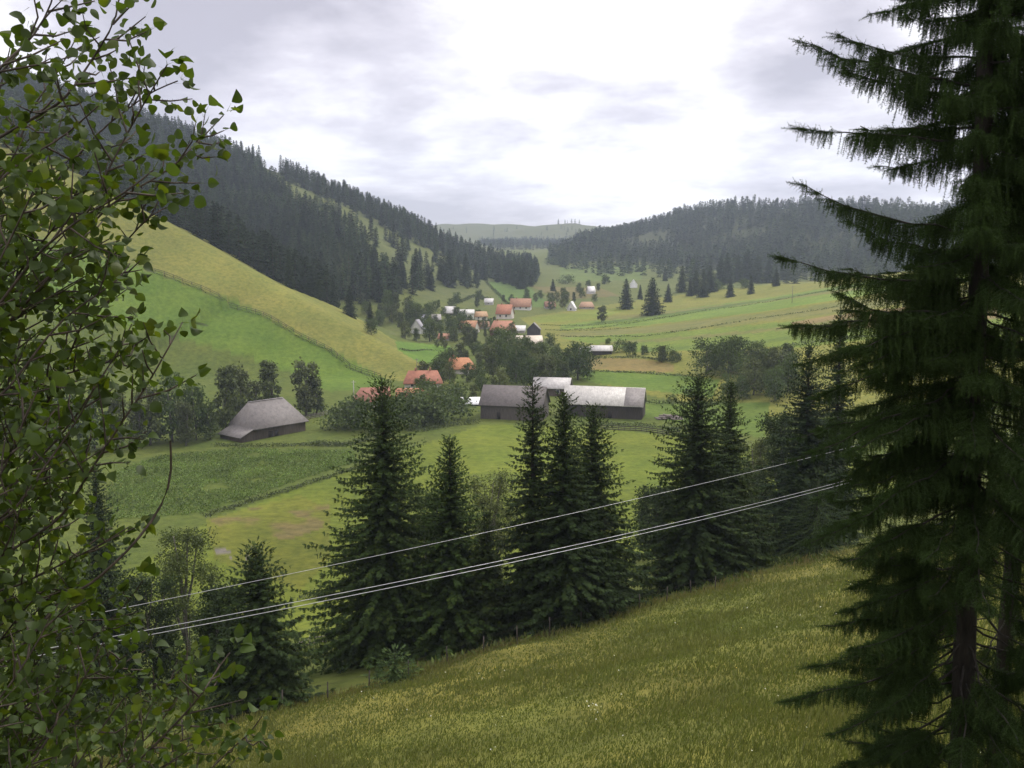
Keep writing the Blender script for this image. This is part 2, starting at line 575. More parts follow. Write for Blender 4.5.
bp = N(nt, 'ShaderNodeBump', Strength=.6, Distance=.5); nt.links.new(na_.outputs[0], bp.inputs['Height']); nt.links.new(bp.outputs[0], b.inputs['Normal'])
nt.links.new(b.outputs[0], out.inputs[0])
ter = g.obj('terrain', m, smooth=True)
tag(ter, 'rolling green valley floor and hillsides of hay meadows and strip fields', 'terrain', kind='structure')

# ------------------------------------------------------------------ haze
hz = Geo().box((-4200, -160, float(Z.min()) - 1.5), (4200, 5200, 520))
m, nt, out = new_mat('air_haze')
pv = N(nt, 'ShaderNodeVolumePrincipled', Density=HAZE)
pv.inputs['Color'].default_value = (.72, .82, 1.0, 1)
nt.links.new(pv.outputs[0], out.inputs['Volume'])
if HAZE > 0:
    ho = hz.obj('haze', m); tag(ho, 'pale blue haze filling the whole valley', 'haze', kind='stuff')
scene.cycles.volume_bounces = 1
scene.cycles.max_bounces = 6; scene.cycles.diffuse_bounces = 3; scene.cycles.glossy_bounces = 2
scene.cycles.transmission_bounces = 3; scene.cycles.transparent_max_bounces = 6
scene.cycles.use_denoising = True
# ------------------------------------------------------------------ foliage materials
M_NEEDLE = leaf_mat('spruce_needles', .8, .15, .10, (1.2, 1.3, .6))
M_LEAF = leaf_mat('tree_leaves', .7, .25, .15)
M_BARK = surf_mat('spruce_bark', (.045, .039, .031), (.016, .014, .011), 9, (1, 1, .25), .9, .8)
M_GREYBARK = surf_mat('grey_bark', (.16, .145, .12), (.05, .045, .038), 7, (1, 1, .4), .85, .5)


def spike(n_side, spread=.55, w=.10):
    """a flat feathered spray: one central spike and n_side spikes each side (triangles)"""
    v = [(-w / 2, 0, 0), (w / 2, 0, 0), (0, 1, 0)]; f = [(0, 1, 2)]
    for k in range(n_side):
        y0 = .08 + .72 * k / max(1, n_side)
        ln = spread * (1 - .62 * y0)
        for s in (-1, 1):
            b = len(v)
            v += [(0, y0 - w * .5, 0), (0, y0 + w * .8, 0), (s * ln, y0 + ln * .55, -.10 * ln)]
            f.append((b, b + 1, b + 2))
    return np.array(v), np.array(f)


SPRAY7 = spike(3, .55, .21); SPRAY5 = spike(2, .6, .26)
DIAM = (np.array([(0, 0, 0), (.5, .45, .03), (0, 1, 0), (-.5, .45, .03)]), np.array([(0, 1, 2, 3)]))
TRI = (np.array([(-.5, 0, 0), (.5, 0, 0), (0, 1, 0)]), np.array([(0, 1, 2)]))


def spruce_parts(Ht, R, seed, dz=.42, nb=6, ds=.42, tmpl=SPRAY7, tl=(.45, .85), tw=.55, z0=.05, col=(.023, .039, .011), hang=True, sides=6, gap=0.0, power=.85, rag=.16):
    """trunk Geo and crown Geo of a spruce standing at the origin"""
    r = np.random.default_rng(seed)
    tr = Geo(); cr_ = Geo()
    zs = np.linspace(0, Ht, 9)
    bend = np.cumsum(r.normal(0, .02 * Ht / 9, (9, 2)), 0) * .5
    tp = np.column_stack([bend[:, 0], bend[:, 1], zs])
    tp[0, 2] = -.8
    tr.tube(tp, np.interp(zs, [0, Ht * .6, Ht], [.0135 * Ht + .05, .007 * Ht + .03, .012]), sides)
    B = []; D = []; L = []; K = []; TIPS = []
    z = z0 * Ht; a0 = 0
    while z < Ht * .985:
        t = z / Ht
        prof = (1 - t) ** power * (1 if t > .12 else .72 + 2.3 * t)
        n = max(3, int(round(nb * (.55 + .45 * (1 - t)))))
        a0 += 2.4
        lev = r.uniform(1 - rag, 1 + rag)
        for k in range(n):
            if r.random() < gap:
                continue
            az_ = a0 + 2 * pi * k / n + r.normal(0, .25)
            ln = R * prof * lev * r.uniform(.72, 1.16) + .06 * R
            elev = np.interp(t, [0, .35, .75, 1], [-.30, -.16, .15, .8]) + r.normal(0, .07)
            zb = z + r.uniform(-.4, .4) * dz
            m = max(2, int(ln / ds) + 1)
            u = (np.arange(m) + r.uniform(.25, .9, m)) / m
            ca, sa = cos(az_), sin(az_)
            bx = np.interp(zb, zs, tp[:, 0]); by = np.interp(zb, zs, tp[:, 1])
            rad_ = ln * u
            zz_ = zb + ln * (elev * u - .20 * u * u + .22 * u ** 4)
            pts = np.column_stack([bx + ca * rad_, by + sa * rad_, zz_])
            out_ = np.array([ca, sa, elev * .7]); side = np.array([-sa, ca, 0])
            tl_ = np.interp(t, [0, .8, 1], [tl[1], tl[0], tl[0] * .55])
            for s in (-1, 1):
                dd = out_[None] * r.uniform(.45, 1.0, (m, 1)) + s * side[None] * r.uniform(.5, 1.0, (m, 1))
                dd[:, 2] -= r.uniform(.05, .45, m)
                B.append(pts); D.append(dd); L.append(tl_ * (1.05 - .55 * u) * r.uniform(.7, 1.2, m))
            # the tip, growing on along the branch
            TIPS.append(sum(len(x) for x in L)); B.append(pts[-1:]); D.append((out_ + np.array([0, 0, .08]))[None]); L.append(np.array([max(.25, ln * (1.02 - u[-1])) + .12]))
            if hang:
                dd = r.normal(0, .22, (m, 3)); dd[:, 2] -= 1
                dd += out_[None] * .35
                B.append(pts); D.append(dd); L.append(tl_ * .8 * r.uniform(.5, 1.1, m))
            nn = sum(len(x) for x in L) - sum(len(x) for x in K)
            K.append(np.full(nn, r.uniform(.8, 1.2)))
        z += dz * np.interp(t, [0, 1], [1.1, .6])
    # leading shoot
    B.append(np.array([[tp[-1, 0], tp[-1, 1], Ht * .955]])); D.append(np.array([[0, 0, 1.]])); L.append(np.array([.06 * Ht])); K.append(np.ones(1))
    B = np.concatenate(B); D = np.concatenate(D); L = np.concatenate(L); K = np.concatenate(K)
    c = np.array(col)[None] * (K * r.uniform(.72, 1.32, len(K)))[:, None]
    warm = r.random(len(K)) < .12
    c[warm] *= np.array([1.5, 1.3, .9])
    Wd = np.minimum(L, 1.2) * tw
    Wd[np.array(TIPS, int)] *= .5
    place_cards(cr_, tmpl[0], tmpl[1], B, D, L, Wd, r.normal(0, .5, len(L)), c)
    return tr, cr_


def decid_parts(Ht, R, seed, n=1400, leaf=.45, col=(.045, .072, .020), base=.18, nblob=11, slim=1.0, shell=.55, thin=1.0):
    """broadleaved tree at the origin: leaning trunk with limbs, crown of leaf clumps with gaps"""
    r = np.random.default_rng(seed)
    tr = Geo(); cr_ = Geo()
    zs = np.array([-.5, .25 * Ht, .5 * Ht, .85 * Ht])
    jit = r.normal(0, .03 * Ht, (4, 2)); jit[0] = 0
    tp = np.column_stack([jit[:, 0], jit[:, 1], zs])
    tr.tube(tp, np.array([.022, .016, .010, .004]) * Ht * thin + .02, 6)
    ctr = []
    for k in range(nblob):
        zc = base * Ht + (1 - base) * Ht * (.12 + .78 * (k + r.uniform(0, 1)) / nblob)
        t = max(.18, (zc / Ht - base) / (1 - base))
        rr_ = R * np.sqrt(max(.05, 1 - (2 * t - .85) ** 2 * .72)) * r.uniform(.25, .75)
        a = k * 2.4 + r.uniform(-.5, .5)
        ctr.append((cos(a) * rr_, sin(a) * rr_, min(zc, Ht * .88)))
    ctr = np.array(ctr)
    for c in ctr[::2]:
        zb = max(.15 * Ht, c[2] - .35 * Ht)
        st = np.array([np.interp(zb, zs, tp[:, 0]), np.interp(zb, zs, tp[:, 1]), zb])
        md = (st + c) / 2 + np.array([0, 0, -.03 * Ht])
        tr.tube([st, md, c], np.array([.009, .006, .002]) * Ht + .01, 5, cap=False)
    rb = np.array([R * r.uniform(.34, .58) for _ in ctr]) * slim
    w = rb ** 2; w /= w.sum()
    idx = r.choice(len(ctr), n, p=w)
    d = r.normal(0, 1, (n, 3)); d /= np.linalg.norm(d, axis=1, keepdims=True)
    rad_ = (r.uniform(0, 1, n) ** shell)
    lob = 1 + .22 * np.sin(d[:, 0] * 5 + idx) * np.sin(d[:, 1] * 5 + 2 * idx) + .15 * np.sin(d[:, 2] * 7 + idx)
    pos = ctr[idx] + d * (rb[idx] * rad_ * lob)[:, None] * np.array([1, 1, .85])
    tint = r.uniform(.8, 1.22, len(ctr))
    c = np.array(col)[None] * (tint[idx] * r.uniform(.7, 1.35, n))[:, None]
    dd = r.normal(0, 1, (n, 3)); dd[:, 2] -= .35
    ls = leaf * r.uniform(.65, 1.3, n)
    place_cards(cr_, DIAM[0], DIAM[1], pos, dd, ls, ls * .75, r.uniform(0, 6.28, n), c)
    return tr, cr_


def tree_thing(name, parts, loc, mats, label, cat, group=None, rz=0):
    root = empty(name, loc, rz)
    parts[0].obj('trunk', mats[0], root, smooth=True)
    parts[1].obj('crown', mats[1], root)
    tag(root, label, cat, group)
    return root


SP_GROUP = 'spruces along the lower edge of the near meadow'
# ---- the row of tall spruces below the meadow: base px, py, top py, distance, crown radius (px)
MID = [
    ('tall broad dark spruce with upswept branches, behind both wires left of the paler spruce', 387, 668, 378, 66, 66, (.025, .043, .011), 0, .38),
    ('narrower lighter green spruce standing between the broad spruce and the dark close group', 452, 672, 436, 64, 44, (.036, .060, .015), 0, .36),
    ('thin dark open crowned spruce rising in front of the grey roofed barn', 532, 640, 380, 63, 30, (.021, .035, .011), .18, .45),
    ('dark dense spruce in front of the small red tiled shed, middle of the close group', 563, 634, 392, 62, 46, (.023, .039, .011), .04, .36),
    ('dark wide skirted spruce on the right of the close group', 590, 612, 405, 66, 44, (.023, .039, .011), .02, .36),
    ('dark spruce with pointed top, left one of the pair by the fence', 692, 594, 374, 76, 42, (.026, .043, .012), .02, .36),
    ('dark spruce with pointed top, right one of the pair by the fence', 724, 586, 382, 80, 38, (.026, .043, .012), .02, .36),
    ('dark spruce low in the hollow behind the aspen leaves, its top below the upper wire', 262, 722, 545, 50, 54, (.023, .039, .012), .02, .30),
    ('small young spruce at the wire fence on the meadow edge', 395, 696, 652, 51, 27, (.040, .066, .022), 0, .22),
    ('slender pale green young spruce squeezed beside the dark close group', 487, 662, 512, 63, 26, (.038, .056, .017), .05, .34),
    ('dark spruce partly hidden by the near spruce, right of the wires', 800, 566, 345, 88, 42, (.024, .040, .016), .05, .40),
    ('thin pointed spruce showing its spire above the lowest big branch', 830, 562, 308, 97, 30, (.026, .042, .018), .12, .5),
    ('low wide dark spruce at the top end of the meadow edge', 815, 566, 478, 80, 62, (.023, .039, .011), 0, .34),
    ('dark spruce seen through gaps between the aspen leaves', 104, 640, 462, 78, 30, (.022, .036, .014), .05, .40),
]
for i, (lab, bx, by, ty, Yd, rp, colr, gap, dz) in enumerate(MID):
    b = P(bx, by, Yd); z = float(H(b[0], Yd))
    top = P(bx, ty, Yd)[2]
    Ht = top - z
    Rm = rp / F * Yd * (1.5 if 3 <= i + 1 <= 7 else 1.3) * (1 + .10 * sin(i * 1.7))
    pt = spruce_parts(Ht, Rm, 100 + i, dz * .74, 12, .25 if Ht > 8 else .12, SPRAY7, (.38, .84) if Ht > 8 else (.12, .20), .85, .04, colr, True, 8, gap + .04, (.72 if rp > 40 else .80) + .16 * sin(i * 2.3), .26)
    tree_thing('spruce_tree', pt, (b[0], Yd, z), (M_BARK, M_NEEDLE), lab, 'spruce', SP_GROUP if i < 11 else None)

# ---- lone spruces of the valley and the ones singled out against the meadows
LONE_T = []
for i in range(4):
    a_ = spruce_parts(20, [5.2, 4.6, 6.2, 5.6][i], 300 + i, .7, 9, .8, SPRAY5, (1.1, 1.9), .95, .02, (.026, .040, .018), True, 5, 0, .78)
    LONE_T.append((a_[0].mesh('lone_spruce_trunk', M_BARK, True), a_[1].mesh('lone_spruce_crown', M_NEEDLE)))


def lone(px_, py_, hpx, wide=1.0, label=None, group=None, k=None, fixY=None):
    p = ground(px_, py_) if fixY is None else np.append(P(px_, py_, fixY)[:2], 0)
    if fixY is not None:
        p[2] = float(H(p[0], p[1]))
    s = hpx / F * p[1] / 20.0
    k = (lone.n if k is None else k) % 4; lone.n += 1
    root = empty('spruce_tree', tuple(p), rng.uniform(0, 6.28))
    for nm, me in zip(('trunk', 'crown'), LONE_T[k]):
        o = bpy.data.objects.new(nm, me); C.objects.link(o); o.parent = root
    root.scale = (s * wide, s * wide, s)
    tag(root, label, 'spruce', group)
    return root


lone.n = 0
lone(652, 315, 37, 1.15, 'largest lone dark spruce on the strip fields, right one of the two big spruces', k=2)
lone(626, 309, 30, 1.05, 'second largest lone dark spruce, left of the biggest one on the strip fields', k=3)
lone(668, 302, 18, 1.0, 'small lone spruce just to the right of the biggest spruce')
lone(640, 299, 14, 1.0, 'small spruce seen between the two big spruces', k=1)
lone(730, 297, 19, 1.1, 'bushy spruce standing forward of the forest edge above the striped fields')
lone(751, 294, 18, 1.05, 'squat spruce at the right end of the forest edge trees')
lone(682, 292, 26, .9, 'tall spruce at the left end of the row on the right slope')
lone(665, 281, 14, .9, 'pointed small spruce alone on the upper slope')
lone(521, 289, 20, .95, 'pointed spruce above the pink roofed house, taller of two')
lone(514, 286, 13, .9, 'shorter spruce touching the pointed one above the pink roofed house')
lone(553, 291, 12, 1.0, 'small round topped spruce on the brown patch of the valley head')
G_ED = 'spruces in the loose row under the right forest'
for q in [(690, 296, 17), (696, 294, 24), (703, 297, 28), (710, 292, 26), (720, 285, 28), (727, 283, 30), (738, 282, 27), (747, 280, 30), (757, 282, 27), (768, 283, 24), (776, 286, 18), (785, 280, 24)]:
    lone(q[0], q[1], q[2], 1.1, 'dark spruce in the loose row below the right hand forest', G_ED)
G_LO = 'spruces scattered on the clearing under the left forest'
for q in [(396, 292, 34), (404, 288, 24), (416, 287, 38), (429, 289, 25), (449, 286, 36), (466, 286, 32), (476, 284, 22), (441, 281, 22), (458, 280, 24), (380, 297, 24), (435, 262, 16),
          (452, 268, 18), (420, 262, 14), (408, 250, 13), (390, 243, 12), (483, 280, 20), (345, 222, 12), (365, 238, 13), (375, 262, 18), (400, 275, 22)]:
    lone(q[0], q[1], q[2], .95, 'dark spruce scattered on the grassy clearing of the left hill', G_LO)
G_SP = 'spruces standing just behind the crest of the yellow meadow'
for q in [(318, 302, 26), (324, 303, 18), (334, 309, 34), (350, 316, 30), (370, 318, 24), (303, 296, 30), (290, 290, 34), (312, 297, 34)]:
    lone(q[0], q[1], q[2], .9, 'dark spruce just behind the crest of the yellow meadow', G_SP, fixY=440 + 8 * (q[0] % 5))

# ---- forests: one mass each; the trees that show largest are things of their own
F_T = []
for i in range(5):
    a_ = spruce_parts(20, [3.4, 3.9, 3.1, 4.3, 3.6][i], 400 + i, 1.1, 6, 1.5, TRI, (1.8, 2.8), .85, .04, (.024, .038, .017), False, 4, 0, .8)
    g_ = Geo(); v_, q_, t_, k_ = a_[0].arrays(); g_.add(v_, q_, t_, (.05, .04, .03))
    v_, q_, t_, k_ = a_[1].arrays(); g_.add(v_, q_, t_, k_)
    F_T.append(g_.arrays())
S_T = []
for i in range(4):
    a_ = spruce_parts(20, [4.2, 4.8, 3.8, 5.2][i], 440 + i, 1.9, 6, 3.0, TRI, (3.0, 4.2), 1.05, .04, (.025, .038, .019), False, 3, 0, .8)
    S_T.append(a_[1].arrays())


def forest_points(xr, yr, step, polys, keep, seed):
    r = np.random.default_rng(seed)
    xs, ys = np.meshgrid(np.arange(*xr, step), np.arange(*yr, step))
    x = xs.ravel() + r.uniform(-.5, .5, xs.size) * step * .95; y = ys.ravel() + r.uniform(-.5, .5, xs.size) * step * .95
    z = H(x, y)
    q = to_pix(np.stack([x, y, z], -1))
    dens = np.zeros(len(x))
    for poly, d in polys:
        dens = np.where(in_poly(q, poly), d, dens)
    dens = dens * np.clip(.95 + keep * fbm(x / 90, y / 90, 3, seed), 0, 1)
    m = r.random(len(x)) < dens
    return np.stack([x, y, z], -1)[m]


def forest_mesh(pts, T, seed, hr, name, label):
    r = np.random.default_rng(seed)
    g = Geo()
    kk = r.integers(0, len(T), len(pts)); s = r.uniform(*hr, len(pts)) / 20.0
    s *= 1 + .18 * fbm(pts[:, 0] / 60, pts[:, 1] / 60, 2, seed)
    a = r.uniform(0, 6.28, len(pts)); w = r.uniform(.85, 1.2, len(pts)); tone = r.uniform(.55, 1.75, len(pts)) * (1 + .35 * fbm(pts[:, 0] / 45, pts[:, 1] / 45, 3, seed + 5))
    for k, (V, Q, Tr, K) in enumerate(T):
        i = np.where(kk == k)[0]
        if not len(i): continue
        ca, sa = np.cos(a[i])[:, None], np.sin(a[i])[:, None]
        sx = (s[i] * w[i])[:, None]
        vx = (V[None, :, 0] * ca - V[None, :, 1] * sa) * sx + pts[i, 0:1]
        vy = (V[None, :, 0] * sa + V[None, :, 1] * ca) * sx + pts[i, 1:2]
        vz = V[None, :, 2] * s[i][:, None] + pts[i, 2:3]
        off = (np.arange(len(i)) * len(V))[:, None, None]
        g.add(np.stack([vx, vy, vz], -1).reshape(-1, 3), (Q[None] + off).reshape(-1, 4) if len(Q) else None,
              (Tr[None] + off).reshape(-1, 3) if len(Tr) else None, (K[None] * tone[i][:, None, None]).reshape(-1, 3))
    o = g.obj(name, M_NEEDLE)
    tag(o, label, 'forest', kind='stuff')
    return o


L_POLY = [([(-400, -90), (0, 40), (110, 80), (190, 110), (262, 150), (262, 178), (300, 208), (345, 236), (378, 262), (398, 290), (396, 304), (345, 304), (325, 312), (300, 302), (140, 250), (60, 190), (-400, 100)], 1.0),
          ([(255, 140), (330, 170), (400, 200), (452, 225), (505, 250), (540, 276), (530, 290), (500, 284), (456, 262), (402, 238), (345, 208), (285, 181)], .95),
          ([(315, 204), (345, 216), (402, 246), (440, 268), (450, 292), (416, 298), (385, 268), (345, 234)], .13),
          ([(425, 262), (460, 272), (478, 288), (440, 290)], .25)]
pl = forest_points((-760, 60), (470, 1270), 8.2, L_POLY, .35, 51)
d_ = np.hypot(pl[:, 0], pl[:, 1])
qv = to_pix(pl)
score = d_ + np.where((qv[:, 0] > 150) & (qv[:, 0] < 560), 0, 500)
order = np.argsort(score)
near_i, rest_i = order[:200], order[200:]
F_ME = []
for (V, Q, Tr, K) in F_T:
    F_ME.append(Geo().add(V, Q, Tr, K).mesh('forest_spruce', M_NEEDLE))
for i in near_i:
    o = bpy.data.objects.new('spruce_tree', F_ME[int(rng.integers(5))]); C.objects.link(o)
    o.location = pl[i]; o.rotation_euler = (0, 0, rng.uniform(0, 6.28)); s = rng.uniform(15, 24) / 20
    o.scale = (s * rng.uniform(.9, 1.2),) * 2 + (s,)
    tag(o, 'dark spruce in the front rows of the dense forest on the left hill', 'spruce', 'spruces in the front rows of the left forest')
forest_mesh(pl[rest_i], F_T, 52, (15, 24), 'spruce_forest', 'dense dark spruce forest covering the steep left hill up to the skyline')

R_POLY = [([(540, 262), (575, 246), (604, 226), (640, 214), (690, 200), (745, 194), (830, 196), (900, 198), (1300, 150), (1300, 290), (900, 284), (800, 280), (765, 272), (720, 268), (655, 262), (610, 268), (575, 270)], 1.0),
          ([(618, 242), (660, 229), (682, 236), (656, 248), (628, 250)], .06), ([(716, 236), (752, 228), (768, 236), (740, 244)], .12), ([(790, 246), (830, 240), (850, 248), (810, 256)], .15),
          ([(575, 262), (612, 258), (700, 266), (700, 284), (655, 278), (600, 276), (560, 272)], .22),
          ([(680, 258), (800, 270), (880, 274), (880, 288), (790, 286), (690, 282)], .22),
          ([(735, 203), (800, 204), (800, 212), (735, 211)], .35)]
pr = forest_points((60, 1250), (900, 2150), 10.0, R_POLY, .8, 61)
forest_mesh(pr, S_T, 62, (15, 25), 'spruce_forest', 'dark blue green spruce forest covering the broad right hand hill')
FAR_POLY = [([(470, 238), (500, 236), (560, 240), (604, 236), (590, 262), (540, 262), (505, 256)], .85), ([(556, 217), (598, 217), (604, 224), (556, 225)], .3), ([(440, 228), (600, 228), (600, 240), (440, 240)], .05)]
pf = forest_points((-420, 420), (1900, 3400), 14, FAR_POLY, .6, 71)
forest_mesh(pf, S_T, 72, (8, 17), 'spruce_forest', 'hazy thin forest on the farthest pale ridge at the valley head')
print('FOREST', len(pl), len(pr), len(pf))

# ---- broadleaved trees
D_T = []
for i in range(7):
    slim = [1, 1, .9, 1, .8, 1, 1][i]
    a_ = decid_parts(10, [3.6, 4.4, 2.6, 4.0, 2.2, 4.8, 3.4][i], 500 + i, 2000, .50, [(.060, .082, .026), (.052, .078, .024), (.078, .092, .040), (.056, .080, .022), (.070, .088, .034), (.048, .070, .022), (.084, .100, .038)][i], .0, 12 if i not in (2, 4) else 15)
    D_T.append((a_[0].mesh('broadleaf_trunk', M_GREYBARK, True), a_[1].mesh('broadleaf_crown', M_LEAF)))
B_T = []
for i in range(4):
    a_ = decid_parts(4, [2.6, 3.2, 2.2, 3.6][i], 540 + i, 1000, .38, (.060, .084, .028), .02, 9)
    B_T.append(a_[1].mesh('bush_leaves', M_LEAF))


def broad(px_, py_, hpx, label, group=None, k=None, wide=1.0, fixY=None, name='deciduous_tree', cat='tree'):
    p = ground(px_, py_) if fixY is None else np.append(P(px_, py_, fixY)[:2], 0)
    p[2] = float(H(p[0], p[1]))
    s = hpx / F * p[1] / 10.0
    k = int(rng.integers(7)) if k is None else k
    root = empty(name, tuple(p), rng.uniform(0, 6.28))
    for nm, me in zip(('trunk', 'crown'), D_T[k]):
        o = bpy.data.objects.new(nm, me); C.objects.link(o); o.parent = root
    root.scale = (s * wide, s * wide, s)
    tag(root, label, cat, group)
    return root


def bush(px_, py_, hpx, label, group=None, wide=1.0, fixY=None):
    p = ground(px_, py_) if fixY is None else np.append(P(px_, py_, fixY)[:2], 0)
    p[2] = float(H(p[0], p[1])) - .1
    s = hpx / F * p[1] / 4.0
    o = bpy.data.objects.new('bush', B_T[int(rng.integers(4))]); C.objects.link(o)
    o.location = p; o.rotation_euler = (0, 0, rng.uniform(0, 6.28)); o.scale = (s * wide, s * wide, s)
    tag(o, label, 'bush', group)
    return o


# slender trees behind the hip roofed barn
G = 'slender trees behind the hip roofed barn'
for q in [(228, 432, 74, 4, .9), (240, 424, 62, 2, .8), (270, 412, 57, 4, 1.0), (306, 416, 58, 2, 1.0), (254, 418, 40, 2, 1.0), (316, 414, 40, 4, 1.1)]:
    broad(q[0], q[1], q[2], 'slender grey green tree behind the hip roofed barn', G, q[3], q[4])
G = 'loose trees left of the hip roofed barn'
for q in [(150, 445, 68), (172, 442, 74), (196, 440, 60), (186, 446, 48), (138, 448, 50), (210, 440, 42), (60, 446, 70), (95, 450, 66), (20, 452, 72), (118, 446, 60)]:
    broad(q[0], q[1], q[2], 'loose pale green tree in the row left of the hip roofed barn', G, None, .8)
# thicket between the barn and the village
sc = [
    ('dark green tree in the thicket behind the grey farm barns', 'trees of the thicket behind the farm barns', [(486, 392), (586, 392), (580, 372), (540, 360), (490, 362)], 22, (24, 40)),
    ('pale green tree in the thicket around the orange roofed house', 'trees round the orange roofed house', [(400, 400), (480, 404), (492, 374), (478, 360), (474, 352), (420, 380)], 20, (15, 27)),
    ('green tree among the houses on the left edge of the village', 'trees on the left edge of the village', [(368, 334), (412, 345), (476, 346), (470, 322), (420, 318), (385, 306), (365, 306)], 26, (12, 24)),
    ('small light green garden tree in front of the village houses', 'garden trees of the village', [(425, 332), (500, 330), (560, 350), (560, 362), (500, 360), (440, 356)], 34, (8, 17)),
    ('low orchard tree on the slope left of the village houses', 'orchard trees left of the village', [(395, 318), (440, 312), (500, 322), (490, 332), (430, 334)], 20, (7, 14)),
    ('tree standing between the farther houses of the village', 'trees between the farther houses', [(430, 312), (520, 304), (560, 312), (604, 304), (600, 290), (550, 296), (440, 304)], 22, (8, 14)),
    ('grey green tree in the clump on the right of the lower fields', 'trees of the clump right of the lower fields', [(690, 382), (720, 398), (790, 404), (800, 376), (760, 366), (700, 368)], 22, (24, 44)),
]
for lab, grp, poly, n, hr in sc:
    pts = []; xs_ = [p[0] for p in poly]; ys_ = [p[1] for p in poly]
    tries = 0
    while len(pts) < n and tries < 4000:
        tries += 1
        c = np.array([rng.uniform(min(xs_), max(xs_)), rng.uniform(min(ys_), max(ys_))])
        if in_poly(c[None], poly)[0] and all(abs(c[0] - o[0]) / 9 + abs(c[1] - o[1]) / 5 > 1 for o in pts):
            pts.append(c)
    for c in pts:
        broad(c[0], c[1], rng.uniform(*hr), lab, grp, None, rng.uniform(.9, 1.15))
G = 'bushes in the farmyard hollow'
for q in [(352, 428, 32), (372, 430, 34), (340, 430, 22), (395, 424, 30), (412, 428, 36), (430, 424, 34), (446, 420, 30), (425, 412, 30), (405, 412, 22), (455, 408, 26)]:
    bush(q[0], q[1], q[2], 'dense dark green bush in the hollow left of the grey barn', G, 1.1)
G = 'bushes beside the fields'
for q in [(600, 412, 16), (616, 414, 14), (632, 355, 14), (644, 355, 10), (622, 352, 13), (608, 344, 6), (662, 360, 15), (675, 362, 12), (672, 402, 8), (690, 396, 8), (576, 350, 7), (700, 402, 6), (586, 394, 8)]:
    bush(q[0], q[1], q[2], 'small green bush at the edge of the valley fields', G)
broad(602, 322, 17, 'small thin round tree alone on the strip field', None, 2, 1.2)
broad(662, 362, 18, 'pointed leafy tree at the lower edge of the strip fields', None, 4, 1.3)
G = 'bushes on the upper valley meadow'
for q in [(567, 284, 9), (588, 286, 6), (606, 284, 9), (640, 272, 5), (745, 288, 9), (715, 290, 10), (520, 262, 7), (577, 262, 7), (552, 265, 8)]:
    bush(q[0], q[1], q[2], 'far small bush on the upper valley meadow', G, 1.3)

# ---- broadleaved growth close below the meadow
def near_broad(px_, by, ty, Yd, rp, seed, label, leaf=.17, n=18000, colr=(.056, .080, .022), slim=1.0, base=-.04, grp=None):
    b = P(px_, by, Yd); z = float(H(b[0], Yd)); Ht = P(px_, ty, Yd)[2] - z
    pt = decid_parts(Ht, rp / F * Yd, seed, n, leaf, colr, base, 19, slim, .7, .45)
    tree_thing('deciduous_tree', pt, (b[0], Yd, z), (M_GREYBARK, M_LEAF), label, 'tree', grp)


near_broad(488, 620, 458, 84, 34, 601, 'pale grey green willow tree behind the gap between the spruces', colr=(.090, .106, .046))
near_broad(432, 640, 478, 80, 30, 602, 'green leafy tree tucked behind the paler spruce')
near_broad(190, 665, 508, 72, 46, 603, 'leafy birch with thin upright crown in the hollow left of the low spruce', colr=(.062, .082, .030), slim=.9, base=-.05)
near_broad(152, 690, 560, 66, 40, 604, 'dark round tree in the hollow behind the aspen leaves', colr=(.030, .046, .016))
near_broad(222, 690, 575, 64, 34, 605, 'dark bushy tree in the hollow touching the low spruce', colr=(.028, .044, .015))
near_broad(655, 536, 482, 122, 26, 606, 'dark green round tree on the valley floor left of the spruce pair', leaf=.22, colr=(.034, .052, .020))
near_broad(752, 540, 430, 110, 26, 608, 'pale grey green willow right of the spruce pair', leaf=.2, colr=(.088, .102, .046))
near_broad(774, 560, 400, 105, 30, 609, 'mid green leafy tree left of the near spruce branches', leaf=.2, colr=(.036, .054, .020))
near_broad(60, 700, 560, 60, 70, 612, 'dark leafy tree mass in the hollow at the far left', colr=(.028, .043, .015))
# ------------------------------------------------------------------ the big spruce close on the right
M_NEEDLE_NEAR = leaf_mat('near_spruce_needles', .75, .18, .12, (1.0, 1.3, .5))


def tassel(n, nw, spread=1.0, seed=0):
    """a twig set with needles: y along, x/z across (unit = needle length)"""
    r = np.random.default_rng(seed)
    v = [(-.12, 0, 0), (.12, 0, 0), (0, 1, 0), (0, 0, -.12), (0, 0, .12), (0, 1, 0)]; f = [(0, 1, 2), (3, 4, 5)]
    for k in range(n):
        y = (k + r.uniform(0, 1)) / n
        th = k * 2.4 + r.uniform(-.4, .4)
        ln = spread * r.uniform(.75, 1.15) * (1 - .45 * max(0, y - .6))
        b = len(v); c, s = cos(th), sin(th)
        v += [(0, y - nw, 0), (0, y + nw, 0), (c * ln, y + nw * 2.6, s * ln)]
        f.append((b, b + 1, b + 2))
    return np.array(v), np.array(f)


def spray(seed):
    """a hanging twig with short side twigs, all set with needles (y along, unit length)"""
    r = np.random.default_rng(seed)
    V, Fc = tassel(30, .020, 1.0, seed)
    V = [V]; Fc = [Fc]; n = len(V[0])
    for k in range(5):
        y = .12 + .15 * k + r.uniform(-.04, .04); a = k * 2.4 + r.uniform(-.5, .5); ln = .42 * (1 - y) + .12
        tv, tf = tassel(9, .05, .85, seed * 7 + k)
        # lay the side twig out at an angle: across in needle units, along in twig units
        q = np.empty_like(tv)
        out = ln * .62 * 13.0 * tv[:, 1]
        q[:, 0] = cos(a) * out + tv[:, 0]; q[:, 2] = sin(a) * out + tv[:, 2]; q[:, 1] = y + ln * .78 * tv[:, 1]
        V.append(q); Fc.append(tf + n); n += len(tv)
    return np.vstack(V), np.vstack(Fc)


